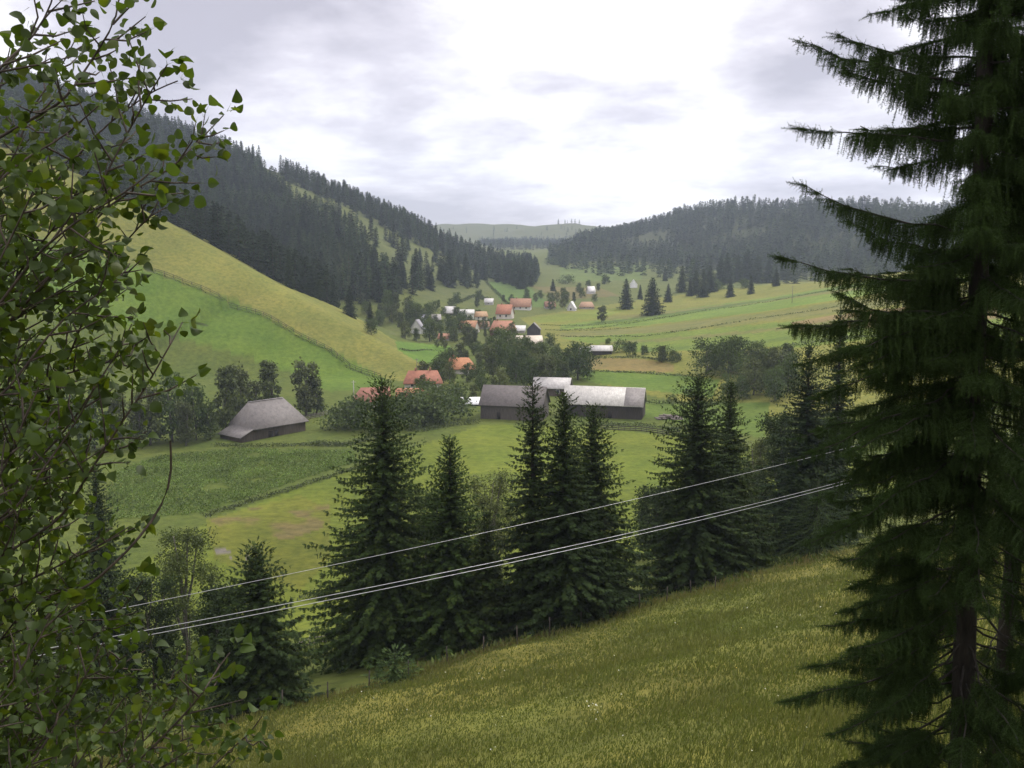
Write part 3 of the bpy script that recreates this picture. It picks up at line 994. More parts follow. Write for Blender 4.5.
TAS = [tassel(40, .018, 1.0, 0), tassel(40, .018, 1.0, 3), spray(1)]


def hero_branch(w, B, p0, p1, sag, r, tipup=.1, dens=1.0, hang=(.20, .52), sidel=.42, ustart=.12, rad=.016):
    """spine from trunk to tip with pendulous twigs; wood goes to w, twigs to B"""
    p0 = np.asarray(p0, float); p1 = np.asarray(p1, float)
    L = np.linalg.norm(p1 - p0)
    u = np.linspace(0, 1, 9)
    sp = p0 + (p1 - p0) * u[:, None]
    sp[:, 2] += -sag * 4 * u * (1 - u) * .8 - tipup * u * 0 + tipup * (u ** 3 - u)
    sp[1:-1] += r.normal(0, .018, (7, 3))
    w.tube(sp, np.interp(u, [0, 1], [rad * (.5 + .3 * L), .004]), 5, cap=False)
    m = max(4, int(L / .050 * dens))
    us = np.sort(r.uniform(ustart, 1.0, m))
    pos = np.column_stack([np.interp(us, u, sp[:, k]) for k in range(3)])
    fw = (p1 - p0); fw[2] *= .3; fw /= np.linalg.norm(fw)
    sd = np.array([-fw[1], fw[0], 0]); sd /= np.linalg.norm(sd)
    prof = np.clip(1.15 - us, .10, 1) * np.clip((us - ustart + .12) / .3, .35, 1)
    # hanging from the spine itself
    k2 = r.uniform(0, 1, m) < .9
    dd = r.normal(0, .10, (m, 3)) + fw * .16; dd[:, 2] -= 1
    B.append((pos[k2], dd[k2], (r.uniform(*hang, m) * np.clip(1.25 - us, .3, 1))[k2]))
    # along the spine
    dd = fw[None] + r.normal(0, .12, (m, 3))
    B.append((pos, dd, r.uniform(.12, .22, m)))
    # side branchlets with their own hanging twigs
    for s in (-1, 1):
        ln = sidel * prof * r.uniform(.5, 1.15, m) * min(1, .45 + L / 3)
        dd = fw[None] * r.uniform(.5, 1.1, (m, 1)) + s * sd[None] * r.uniform(.6, 1.1, (m, 1)); dd[:, 2] -= r.uniform(.05, .35, m)
        dd /= np.linalg.norm(dd, axis=1, keepdims=True)
        B.append((pos, dd, ln))
        for q in (.35, .62, .9):
            k3 = (ln > .13)
            hp = pos + dd * (ln * q)[:, None]
            hd = r.normal(0, .11, (m, 3)) + dd * .2; hd[:, 2] -= 1
            B.append((hp[k3], hd[k3], (r.uniform(*hang, m) * np.clip(1.2 - us, .35, 1) * .8)[k3]))


def finish_hero(B, cr_, r, colr, nl=.021):
    b = np.concatenate([x[0] for x in B]); d = np.concatenate([x[1] for x in B]); l = np.concatenate([x[2] for x in B])
    c = np.array(colr)[None] * r.uniform(.65, 1.35, len(b))[:, None]
    pick = r.integers(0, len(TAS), len(b))
    for k, (tv, tf) in enumerate(TAS):
        i = pick == k
        place_cards(cr_, tv, tf, b[i], d[i], l[i], nl, r.uniform(0, 6.28, i.sum()), c[i])
    return len(b)


HY = 11.0
hr = np.random.default_rng(77)
tpx = [(955, 830), (962, 740), (966, 600), (970, 480), (978, 300), (981, 200), (985, 60), (992, -120), (1000, -330), (1008, -600)]
tpts = np.array([P(a, b, HY) for a, b in tpx])
tpts[0, 2] = float(H(tpts[0, 0], HY)) - .3
zz_t = tpts[:, 2]


def trunk_at(z):
    return np.array([np.interp(z, zz_t, tpts[:, 0]), HY, z])


tr_g = Geo().tube(tpts, np.interp(zz_t, [-8, 0, 4, 9], [.150, .105, .07, .012]), 10)
wood = Geo(); TW = []
# the long branches that stand out against the sky on the left: tip px, trunk py, depth of the tip, sag
LEAD = [(893, -2, -40, -.1, .05, .12), (905, 14, 10, .8, .05, .1), (796, 40, 88, -.35, -.02, .16), (835, 66, 100, .7, .02, .15), (838, 34, 60, .3, .05, .14), (799, 128, 140, -.2, .02, .05),
        (860, 126, 128, .9, .02, .05), (803, 184, 230, .15, .10, .16), (850, 222, 250, .8, .1, .1), (778, 256, 280, -.25, .10, .14), (850, 268, 270, .8, .12, .12), (836, 292, 310, -1.0, .12, .12),
        (776, 329, 330, -.1, -.12, -.02), (800, 366, 330, .7, -.14, .0), (842, 372, 340, -.9, -.10, .0),
        (800, 438, 400, .2, -.10, .04), (792, 462, 390, -.6, -.10, .04), (818, 500, 430, .6, -.05, .04), (806, 545, 470, -.3, -.04, .06), (852, 520, 450, -1.1, .0, .05), (850, 590, 520, .3, .02, .06),
        (822, 626, 590, -.4, .05, .12), (783, 702, 640, -.15, .05, .14), (806, 668, 620, .7, .05, .12), (830, 420, 380, .9, -.1, .04), (846, 455, 400, -1.2, -.1, .04), (836, 482, 420, .2, -.06, .04), (826, 530, 460, .7, -.04, .05), (846, 562, 500, -.9, -.02, .05), (872, 604, 540, .1, .02, .06), (842, 612, 560, -.5, .03, .1), (812, 402, 350, -.2, -.12, .0), (838, 310, 300, .5, .05, .06), (850, 350, 320, -.9, -.06, .0), (830, 735, 660, -.8, .05, .12), (836, 770, 700, .4, .05, .12), (862, 700, 640, 1.1, .05, .1), (850, 650, 600, -1.2, .04, .1)]
for (tx, ty, by, dy, sag, tu) in LEAD:
    p1 = P(tx, ty, HY + dy)
    p0 = trunk_at(float(P(970, by, HY)[2]))
    low = ty > 560
    hero_branch(wood, TW, p0, p1, sag, hr, tu, 1.25, (.22, .54) if ty < 420 else (.18, .42), .5 if ty > 300 else .42, .30 if low else .10)
# all the others, round the trunk
z = -6.6; a0 = .4
while z < 8.6:
    n = 4 if z < 4.6 else 3
    a0 += 2.4
    for k in range(n):
        a_ = a0 + 2 * pi * k / n + hr.normal(0, .3)
        Lb = np.interp(z, [-7, -3, 0, 3, 5, 9], [2.0, 2.2, 2.1, 2.0, 1.6, .25]) * hr.uniform(.72, 1.1)
        toL = max(0, -cos(a_))
        Lb *= 1 - .36 * toL                      # the leading branches carry the outline on this side
        if z < 4.6 and abs(cos(a_)) > .80 and cos(a_) < 0 and z > .2:
            continue
        p0 = trunk_at(z)
        p1 = p0 + np.array([cos(a_) * Lb, sin(a_) * Lb, np.interp(z, [-7, 0, 5, 9], [-.75, -.35, .05, .4]) * Lb / 2 + hr.normal(0, .1)])
        low = z < -3.2
        hero_branch(wood, TW, p0, p1, hr.uniform(-.02, .10), hr, .12, .95 if z < 4.6 else .5, (.18, .46), .5, .28 if low else .15)
    z += .24 if z < 4.6 else .42
for k in range(46):
    z = hr.uniform(-2.6, 4.4); a_ = hr.uniform(pi * 1.05, pi * 1.95); Lb = hr.uniform(.5, 1.2); p0 = trunk_at(z)
    hero_branch(wood, TW, p0, p0 + np.array([cos(a_) * Lb, sin(a_) * Lb, -.25 * Lb]), .03, hr, .06, .8, (.2, .46), .4, .1, .010)
for k in range(40):
    z = hr.uniform(.4, 4.4); a_ = hr.uniform(-1.1, 1.1); Lb = hr.uniform(.7, 1.5); p0 = trunk_at(z)
    hero_branch(wood, TW, p0, p0 + np.array([cos(a_) * Lb, sin(a_) * Lb, -.2 * Lb]), .03, hr, .08, .8, (.22, .5), .4, .1, .010)
# bare dead twigs on the lower trunk
for k in range(26):
    z = hr.uniform(-6.6, -2.2); a_ = hr.uniform(0, 6.28); p0 = trunk_at(z); L = hr.uniform(.35, 1.1)
    p1 = p0 + np.array([cos(a_) * L, sin(a_) * L, hr.uniform(-.35, .25) * L])
    wood.tube([p0, (p0 + p1) / 2 + hr.normal(0, .03, 3), p1], [.010, .007, .003], 4, cap=False)
crown = Geo()
nt_ = finish_hero(TW, crown, hr, (.025, .045, .011))
print('HERO twigs', nt_)
hb = tpts[0].copy(); hb[2] += .3
hero = empty('spruce_tree', tuple(hb))
for nm, g_, m_ in (('trunk', tr_g, M_BARK), ('limbs', wood, M_BARK), ('crown', crown, M_NEEDLE_NEAR)):
    o = g_.obj(nm, m_, hero, smooth=nm != 'crown', loc=tuple(-hb))
tag(hero, 'huge near spruce with long drooping branches against the sky on the right', 'spruce')

# ---- a second, slimmer spruce just behind it, mostly outside the frame
H2 = 13.6
b2 = P(992, 780, H2); b2[2] = float(H(b2[0], H2))
tp2 = np.array([[b2[0], H2, b2[2] - .3], [b2[0] + .08, H2, -4], [b2[0] + .20, H2 + .05, 0], [b2[0] + .38, H2, 5], [b2[0] + .5, H2, 8]])
t2 = Geo().tube(tp2, [.13, .115, .09, .05, .012], 9)
w2 = Geo(); T2 = []; r2 = np.random.default_rng(99); z = b2[2] + 1.6; a0 = 0
while z < 7.6:
    a0 += 2.4
    for k in range(4):
        a_ = a0 + 1.57 * k + r2.normal(0, .3)
        Lb = np.interp(z, [-9, -3, 2, 8], [1.7, 2.1, 1.7, .3]) * r2.uniform(.7, 1.1)
        if cos(a_) < -.3: Lb *= .75
        p0 = np.array([np.interp(z, tp2[:, 2], tp2[:, 0]), H2, z])
        p1 = p0 + np.array([cos(a_) * Lb, sin(a_) * Lb, np.interp(z, [-8, 0, 8], [-.4, -.15, .3]) * Lb])
        hero_branch(w2, T2, p0, p1, .05, r2, .12, .6, (.14, .36), .5, .40 if z < -4 else .18)
    z += .5
c2 = Geo(); finish_hero(T2, c2, r2, (.022, .040, .011), .021)
root = empty('spruce_tree', tuple(b2))
for nm, g_, m_ in (('trunk', t2, M_BARK), ('limbs', w2, M_BARK), ('crown', c2, M_NEEDLE_NEAR)):
    g_.obj(nm, m_, root, smooth=nm != 'crown', loc=tuple(-b2))
tag(root, 'slimmer spruce whose bare lower trunk stands just right of the huge near one', 'spruce')

# ------------------------------------------------------------------ aspen on the left
M_ASPEN = leaf_mat('aspen_leaves', .55, .42, .25, (1.5, 1.5, .45))
M_TWIG = surf_mat('aspen_twigs', (.085, .065, .050), (.03, .024, .02), 40, (1, 1, .3), .8, .3)


def leaf_tmpl(fold=.18, curl=.10, skew=0.0):
    ys = [0, .05, .16, .32, .50, .66, .80, .91, 1.0]; ws = [0.02, .20, .36, .45, .45, .37, .24, .10, 0.0]
    v = [(-.025, -.75, 0), (.025, -.75, 0), (0, 0.02, 0)]; f = [(0, 1, 2)]
    mid = []; lf = []; rt = []
    for y, w in zip(ys, ws):
        bow = -curl * 2.2 * max(0, y - .25) ** 2 + skew * .0
        mid.append(len(v)); v.append((0, y, bow))
        if 0 < w < 1:
            lf.append(len(v)); v.append((-w * (1 - .12 * skew), y + .02, (fold - .10 * skew) * w + bow)); rt.append(len(v)); v.append((w * (1 + .12 * skew), y + .02, (fold + .10 * skew) * w + bow))
    for i in range(len(ys) - 1):
        for sd in (lf, rt):
            if i < len(sd) - 1:
                a, b, c, d = mid[i], mid[i + 1], sd[i + 1], sd[i]
                f += [(a, b, c), (a, c, d)] if sd is lf else [(a, c, b), (a, d, c)]
            elif i < len(sd):
                f.append((mid[i], mid[i + 1], sd[i]) if sd is lf else (mid[i], sd[i], mid[i + 1]))
    return np.array(v), np.array(f)


LTS = [leaf_tmpl(.18, .08, .3), leaf_tmpl(.42, .30, -.8), leaf_tmpl(-.10, .45, 1.0), leaf_tmpl(.75, .15, 0.), leaf_tmpl(.25, -.25, -.4)]
ar = np.random.default_rng(5)
AY = 2.9
ax, ay = -2.25, 2.9
az_ = float(H(ax, ay))
atr = np.array([[ax, ay, az_ - .3], [ax + .05, ay, az_ + 1.5], [ax - .02, ay + .05, -1.2], [ax + .06, ay, .6], [ax + .02, ay, 2.4], [ax + .1, ay, 3.6]])
aroot = empty('aspen_tree', (ax, ay, az_))
off = (-ax, -ay, -az_)
Geo().tube(atr, [.085, .075, .06, .045, .025, .008], 10).obj('trunk', M_GREYBARK, aroot, smooth=True, loc=off)
# leading shoots: photo points and distance
SH = [
    ([(-240, 540), (-80, 430), (-20, 350), (20, 270), (60, 220), (95, 160)], 2.7),
    ([(-240, 700), (-60, 560), (0, 520), (40, 480), (90, 460), (125, 430)], 2.8),
    ([(-240, 800), (-80, 680), (-20, 600), (10, 540), (30, 480)], 2.6),
    ([(-240, 880), (-80, 780), (-10, 730), (50, 690), (100, 672), (135, 650)], 2.7),
    ([(-240, 960), (-40, 840), (20, 770), (50, 730), (80, 690)], 2.9),
    ([(-240, 980), (0, 860), (90, 800), (150, 760), (190, 745), (225, 735)], 3.1),
    ([(-240, 350), (-80, 260), (-20, 200), (20, 160), (60, 140), (105, 100)], 2.4),
    ([(-240, 600), (-80, 480), (-10, 440), (40, 400), (60, 360), (75, 310)], 3.4),
    ([(-240, 500), (-100, 420), (-40, 320), (-5, 250), (10, 190)], 2.8),
    ([(-230, 470), (-60, 380), (0, 332), (65, 260), (100, 185), (140, 110), (170, 60)], 2.9),
    ([(-230, 200), (-40, 160), (30, 120), (65, 100), (92, 60), (118, 18), (122, -40)], 2.6),
    ([(-200, 190), (-30, 110), (0, 65), (30, 42), (50, 10), (60, -30)], 2.3),
    ([(-240, 430), (20, 320), (60, 265), (107, 205), (170, 170), (205, 135), (232, 106)], 2.7),
    ([(-240, 520), (0, 400), (60, 320), (95, 296), (120, 280), (135, 255)], 2.5),
    ([(-230, 640), (20, 480), (70, 425), (100, 380), (125, 340), (137, 312)], 2.9),
    ([(-230, 700), (60, 520), (110, 440), (148, 384), (170, 345), (187, 314)], 2.6),
    ([(-240, 640), (10, 519), (42, 470), (65, 439), (85, 408), (97, 380)], 2.4),
    ([(-240, 760), (0, 664), (30, 640), (60, 600), (92, 584), (130, 549), (160, 511), (172, 479), (170, 434)], 2.7),
    ([(-230, 880), (60, 800), (130, 770), (185, 714), (205, 690), (220, 664), (241, 640)], 2.8),
    ([(-230, 980), (120, 850), (205, 775), (232, 748), (252, 732), (271, 702)], 2.6),
    ([(-240, 900), (-20, 810), (30, 768), (62, 716), (92, 664), (110, 630)], 2.5),
    ([(-230, 960), (60, 830), (115, 768), (140, 745), (162, 722), (180, 690)], 3.0),
    ([(-230, 560), (-40, 470), (10, 380), (30, 300), (48, 235), (60, 180)], 3.1),
    ([(-230, 360), (-30, 280), (30, 215), (70, 165), (100, 130), (150, 92), (185, 78)], 3.2),
    ([(-230, 780), (-40, 640), (20, 570), (50, 520), (78, 470), (95, 430)], 3.3),
    ([(-240, 850), (-10, 740), (40, 700), (90, 640), (130, 600), (150, 570)], 3.3),
    ([(-240, 300), (-40, 240), (10, 170), (30, 110), (60, 70), (80, 30)], 3.0),
    ([(-240, 600), (0, 470), (50, 400), (80, 330), (100, 270), (150, 215), (172, 205)], 3.2),
    ([(-240, 1000), (-30, 900), (60, 830), (140, 720), (170, 680), (200, 650)], 3.4),
    ([(-240, 420), (-20, 330), (40, 250), (85, 215), (130, 190), (165, 160)], 2.5),
    ([(-240, 900), (-60, 760), (0, 700), (40, 640), (62, 590)], 2.2),
    ([(-240, 680), (-60, 560), (0, 480), (20, 430), (42, 380)], 2.2),
    ([(-240, 480), (-60, 360), (-10, 280), (15, 230), (36, 185)], 2.3),
    ([(-240, 1000), (-20, 860), (60, 790), (100, 730), (130, 690)], 2.3),
    ([(-240, 650), (-50, 600), (10, 590), (50, 570), (100, 545), (140, 520)], 3.0),
    ([(-240, 300), (-60, 230), (-20, 150), (0, 90), (12, 40)], 2.6),
    ([(-240, 420), (-60, 400), (0, 390), (50, 378), (110, 362), (150, 335)], 3.1),
]
for k in range(34):                          # the inner shoots that close the curtain on the left
    y1 = ar.uniform(140, 770)
    x1 = ar.uniform(20, np.interp(y1, [140, 300, 400, 540, 620, 770], [120, 150, 105, 100, 170, 235]))
    y0 = y1 + ar.uniform(120, 260); xm = ar.uniform(-60, -10) + .3 * x1
    SH.append(([(-240, y0 + 60), (xm, y1 + .52 * (y0 - y1)), (.35 * xm + .65 * x1 - 12, y1 + .20 * (y0 - y1)), (x1, y1)], ar.uniform(2.9, 4.0)))
LB, LD, LL = [], [], []
for si, (pp, Yd) in enumerate(SH):
    n = len(pp)
    dv = np.cumsum(ar.normal(0, .07, n))
    q = np.array([P(a, b, Yd + dv[i]) for i, (a, b) in enumerate(pp)])
    # the shoot leaves the trunk below its first point
    zt = np.clip(q[0, 2] - .25, az_ + .8, 3.3)
    st = np.array([np.interp(zt, atr[:, 2], atr[:, 0]), np.interp(zt, atr[:, 2], atr[:, 1]), zt])
    q = np.vstack([st, q])
    seg = np.linalg.norm(np.diff(q, axis=0), axis=1); s = np.r_[0, np.cumsum(seg)]
    ss = np.arange(0, s[-1], .03)
    # smooth through the points
    qs = np.column_stack([np.interp(ss, s, q[:, k]) for k in range(3)])
    ker = np.hanning(9); ker /= ker.sum()
    qq = np.column_stack([np.convolve(np.pad(qs[:, k], 4, mode='edge'), ker, 'valid') for k in range(3)])
    g_ = Geo(); T_ = s[-1]
    bare = (pp[-1] == (170, 434))
    g_.tube(qq[::2], np.interp(ss[::2], [0, T_], [.008, .0018 if not bare else .003]), 6, cap=False)
    tang = np.gradient(qq, axis=0); tang /= np.linalg.norm(tang, axis=1, keepdims=True) + 1e-9
    i = 10
    while i < len(qq):
        if bare and ss[i] / T_ > .62:
            break
        p = qq[i]; f_ = ss[i] / T_
        d = ar.normal(0, 1, 3); d -= tang[i] * d.dot(tang[i]); d /= np.linalg.norm(d)
        if ar.random() < .85 and f_ < .95:
            ln = ar.uniform(.08, .30) * (1.1 - .6 * f_)
            dr = d * .85 + tang[i] * ar.uniform(.4, .9) + np.array([0, 0, .15]); dr /= np.linalg.norm(dr)
            tpn = np.array([p, p + dr * ln * .5 + ar.normal(0, .006, 3), p + dr * ln + np.array([0, 0, .1 * ln])])
            g_.tube(tpn, [.0032, .0026, .0014], 4, cap=False)
            m = max(2, int(ln / .0145))
            for k in range(m):
                t = (k + 1) / m
                b = tpn[0] + (tpn[2] - tpn[0]) * t
                e = dr * ar.uniform(.1, .9) + ar.normal(0, .65, 3) + np.array([0, 0, -.35])
                LB.append(b); LD.append(e); LL.append(ar.uniform(.022, .040))
        else:
            e = tang[i] * .5 + d + np.array([0, 0, -.3])
            LB.append(p); LD.append(e); LL.append(ar.uniform(.022, .040))
        i += int(ar.integers(1, 3))
    if not bare:
        for k in range(5):
            LB.append(qq[-1]); LD.append(tang[-1] * .8 + ar.normal(0, .5, 3)); LL.append(ar.uniform(.028, .048))
    g_.obj('branch', M_TWIG, aroot, smooth=True, loc=off)
LB = np.array(LB); LD = np.array(LD); LL = np.array(LL)
LD /= np.linalg.norm(LD, axis=1, keepdims=True)
lf_g = Geo()
lc = np.array([.050, .080, .017])[None] * ar.uniform(.7, 1.3, len(LB))[:, None]
yel = ar.random(len(LB)) < .10
lc[yel] *= np.array([1.6, 1.35, .8])
pale = ar.random(len(LB)) < .10
lc[pale] = lc[pale] * .8 + np.array([.02, .026, .016])
pk = ar.integers(0, len(LTS), len(LB))
for k_, (tv_, tf_) in enumerate(LTS):
    i = pk == k_
    place_cards(lf_g, tv_, tf_, (LB + LD * (LL * .75)[:, None])[i], LD[i], LL[i], (LL * ar.uniform(.82, 1.12, len(LL)))[i], ar.uniform(0, 6.28, i.sum()), lc[i])
lf_g.obj('foliage', M_ASPEN, aroot, loc=off)
print('ASPEN leaves', len(LB))
tag(aroot, 'near aspen with round leaves on thin dark shoots along the left edge', 'aspen tree')
# ------------------------------------------------------------------ houses and barns
_RM = {}


def roof_mat(kind, col):
    key = (kind, tuple(col))
    if key in _RM: return _RM[key]
    m, nt, out = new_mat(kind + '_roofing')
    tc = N(nt, 'ShaderNodeTexCoord')
    b = N(nt, 'ShaderNodeBsdfPrincipled', Roughness=.8 if kind != 'metal' else .5)
    b.inputs['Specular IOR Level'].default_value = .25
    n1 = N(nt, 'ShaderNodeTexNoise', Scale=1.1, Detail=6.0, Roughness=.7); nt.links.new(tc.outputs['Object'], n1.inputs['Vector'])
    n2 = N(nt, 'ShaderNodeTexNoise', Scale=9.0, Detail=3.0); nt.links.new(tc.outputs['Object'], n2.inputs['Vector'])
    c1 = ramp(nt, n1.outputs[0], [(.30, tuple(x * .66 for x in col)), (.55, col), (.75, tuple(min(.9, x * 1.22) for x in col))])
    c2 = ramp(nt, n2.outputs[0], [(.35, (.8, .8, .8)), (.65, (1.15, 1.15, 1.15))])
    cc = mixc(nt, c1, c2, 1.0, 'MULTIPLY')
    nt.links.new(cc, b.inputs['Base Color'])
    w = N(nt, 'ShaderNodeTexWave', wave_type='BANDS', bands_direction='Z' if kind != 'metal' else 'X', Scale=1.6 if kind != 'metal' else .6, Distortion=1.2)
    nt.links.new(tc.outputs['Object'], w.inputs['Vector'])
    bp = N(nt, 'ShaderNodeBump', Strength=.5, Distance=.06); nt.links.new(w.outputs['Fac'], bp.inputs['Height'])
    nt.links.new(bp.outputs[0], b.inputs['Normal']); nt.links.new(b.outputs[0], out.inputs[0])
    _RM[key] = m
    return m


_WM = {}


def wall_mat(kind, col):
    key = (kind, tuple(col))
    if key not in _WM:
        if kind == 'wood':
            _WM[key] = surf_mat('weathered_boards', col, tuple(c * .45 for c in col), 2.2, (3.0, 3.0, .25), .9, .6)
        else:
            _WM[key] = surf_mat('plaster', col, tuple(c * .8 for c in col), 1.2, (1, 1, 1), .9, .15)
    return _WM[key]


M_PANE, nt, out = new_mat('window_glass')
b = N(nt, 'ShaderNodeBsdfPrincipled', Roughness=.08); b.inputs['Base Color'].default_value = (.02, .024, .03, 1)
nt.links.new(b.outputs[0], out.inputs[0])
M_WHITE = surf_mat('white_paint', (.78, .77, .74), (.6, .59, .56), 4, (1, 1, 1), .6, .1)
M_DOOR = surf_mat('dark_door_wood', (.022, .017, .014), (.012, .010, .008), 4, (4, 4, .4), .7, .4)
M_BRICK = surf_mat('chimney_brick', (.26, .12, .08), (.14, .07, .05), 6, (1, 1, 3), .9, .5)


def roof_geo(L, D, h, rh, hip0, hip1, o=.5, th=.2):
    g = Geo(); a = L / 2 + o; d = D / 2 + o; e = h - o * rh / (D / 2)
    k0 = hip0 if hip0 > 0 else -.0; k1 = hip1
    top = [(-a, -d, e), (a, -d, e), (a, d, e), (-a, d, e), (-a + k0, 0, h + rh), (a - k1, 0, h + rh)]
    faces = [(0, 1, 5, 4), (2, 3, 4, 5)]
    tris = []
    if hip0 > 0: tris.append((3, 0, 4))
    if hip1 > 0: tris.append((1, 2, 5))
    v = np.array(top); v2 = v - np.array([0, 0, th])
    Q = list(faces) + [tuple(x + 6 for x in f[::-1]) for f in faces]
    T = list(tris) + [tuple(x + 6 for x in f[::-1]) for f in tris]
    edges = [(0, 1), (2, 3)] + ([(3, 0)] if hip0 > 0 else [(3, 4), (4, 0)]) + ([(1, 2)] if hip1 > 0 else [(1, 5), (5, 2)])
    for a_, b_ in edges:
        Q.append((b_, a_, a_ + 6, b_ + 6))
    g.add(np.vstack([v, v2]), Q, T)
    return g


def wall_geo(L, D, h, rh, hip0, hip1):
    g = Geo(); a, d = L / 2, D / 2; zb = -1.6
    base = [(-a, -d), (a, -d), (a, d), (-a, d)]
    h2 = h - .24
    v = [(x, y, zb) for x, y in base] + [(x, y, h2) for x, y in base]
    q = [(0, 1, 5, 4), (2, 3, 7, 6)]; t = []
    v += [(-a, 0, h2 + rh), (a, 0, h2 + rh)]
    q += [(3, 0, 4, 7), (1, 2, 6, 5)]
    if hip0 == 0: t.append((7, 4, 8))
    if hip1 == 0: t.append((5, 6, 9))
    g.add(v, q, t)
    return g


def opening(root, kind, x, z, w, h, D, side='front', L=0):
    """a window (frame > pane) or a door on a wall"""
    f = Geo(); p = Geo()
    if side == 'front':
        f.box((x - w / 2, -D / 2 - .06, z), (x + w / 2, -D / 2 + .05, z + h)); p.box((x - w / 2 + .1, -D / 2 - .075, z + .1), (x + w / 2 - .1, -D / 2 - .02, z + h - .1))
    else:
        sx = -L / 2 if side == 'left' else L / 2; s = -1 if side == 'left' else 1
        lo, hi = sorted((sx + s * .06, sx - s * .05)); f.box((lo, x - w / 2, z), (hi, x + w / 2, z + h))
        lo, hi = sorted((sx + s * .075, sx + s * .02)); p.box((lo, x - w / 2 + .1, z + .1), (hi, x + w / 2 - .1, z + h - .1))
    if kind == 'window':
        o = f.obj('window', M_WHITE, root); p.obj('pane', M_PANE, o)
    else:
        f.obj('door', M_DOOR, root)


def building(name, label, cat, px_, py_, Lpx, D, wpx, rpx, rot, hip, rk, rcol, wk, wcol, wins=0, chim=0, door=0, group=None, over=.5, endwin=None):
    c = ground(px_, py_)
    s = c[1] / F
    L, h, rh = Lpx * s, wpx * s, max(.8, rpx * s - .12 * D / 2)
    if isinstance(hip, (int, float)): hip = (hip, hip)
    hip = tuple(x * D / 2 for x in hip)
    back = D / 2
    x, y = c[0], c[1] + back
    root = empty(name, (x, y, c[2]), radians(rot))
    wall_geo(L, D, h, rh, *hip).obj('wall', wall_mat(wk, wcol), root)
    ro = roof_geo(L, D, h, rh, *hip, o=over).obj('roof', roof_mat(rk, rcol), root)
    for k in range(chim):
        cx = (-.25 + .5 * k) * L * (.8 if chim > 1 else 0.9)
        Geo().box((cx - .35, -.1, h + rh - .9), (cx + .35, .6, h + rh + .9)).obj('chimney', M_BRICK, ro)
    for k in range(wins):
        xx = -L / 2 + L * (k + .7) / (wins + .4)
        opening(root, 'window', xx, h * .32, min(1.2, L * .14), h * .42, D)
    if door:
        opening(root, 'door', L * door, 0, min(1.1, L * .15), min(2.1, h * .75), D)
    if endwin:
        for (sd_, xx, zz_, w_, h_) in endwin:
            opening(root, 'window', xx * D, zz_ * h, w_, h_, D, sd_, L)
    tag(root, label, cat, group)
    root['L'] = L
    return root, L, D, h, rh


# --- the hip roofed barn on the left with its lean-to
c = ground(256, 440); Lb, Db, hb_, rhb = 16.0, 11.0, 3.7, 5.6
barn = empty('barn', (c[0] + 1.0, c[1] + 9.6, c[2]), radians(50))
SHAKE = (.165, .150, .140)
DARKW = (.085, .068, .052)
wall_geo(Lb, Db, hb_, rhb, 2.0, 3.6).obj('wall', wall_mat('wood', DARKW), barn)
roof_geo(Lb, Db, hb_, rhb, 2.2, 3.8, .7, .22).obj('roof', roof_mat('shake', SHAKE), barn)
rr_ = Geo().beam((-Lb / 2 + 1.6, 0, hb_ + rhb + .06), (Lb / 2 - 3.2, 0, hb_ + rhb + .06), .35, .14); rr_.obj('ridge_cap', roof_mat('shake', (.28, .26, .25)), barn)
# lean-to on the left end
lt = Geo(); x0 = -Lb / 2 - .45; x1 = x0 - 4.5; y0, y1 = -Db / 2 - .3, Db / 2 - .8
v = [(x0, y0, 3.25), (x0, y1, 3.25), (x1, y1, 1.25), (x1, y0, 1.25)]
lt.add(v + [(a_, b_, c_ - .2) for a_, b_, c_ in v], [(0, 1, 2, 3), (7, 6, 5, 4), (1, 0, 4, 5), (2, 1, 5, 6), (3, 2, 6, 7), (0, 3, 7, 4)])
lt.obj('lean_to_roof', roof_mat('shake', (.180, .165, .155)), barn)
lw = Geo(); xa, xb = -Lb / 2 - .02, x1 + .5; ya, yb = -Db / 2 + .1, Db / 2 - 1.2
lw.add([(xa, ya, -1.5), (xb, ya, -1.5), (xb, yb, -1.5), (xa, yb, -1.5), (xa, ya, 2.85), (xb, ya, 1.2), (xb, yb, 1.2), (xa, yb, 2.85)],
       [(1, 0, 4, 5), (2, 1, 5, 6), (3, 2, 6, 7)])
lw.obj('lean_to_wall', wall_mat('wood', DARKW), barn)
opening(barn, 'door', -1.6, -.3, 1.3, 2.1, Db); opening(barn, 'door', -3.4, -.3, 1.5, 2.1, Db)
tag(barn, 'old wooden barn with grey hipped shake roof and low lean-to at the vegetable field', 'barn')

TIN = (.46, .44, .40)
ORANGE = (.39, .180, .088); RED = (.25, .112, .078)
PLA = (.56, .53, .47)
GREYW = (.12, .105, .095)
# --- farm barns in the middle
building('barn', 'wide grey barn with plain dark roof and weathered plank wall behind the thin spruce', 'barn', 515, 420, 64, 10, 16, 19, -14, 0, 'shake', (.125, .110, .104), 'wood', (.105, .090, .078), door=-.2)
lo = building('barn', 'long pale roofed barn with a darker patch at its right end', 'barn', 606, 418, 80, 9, 15, 17, -15, 0, 'metal', TIN, 'wood', (.055, .045, .038), door=.1)
r_, L_, D_, h_, rh_ = lo
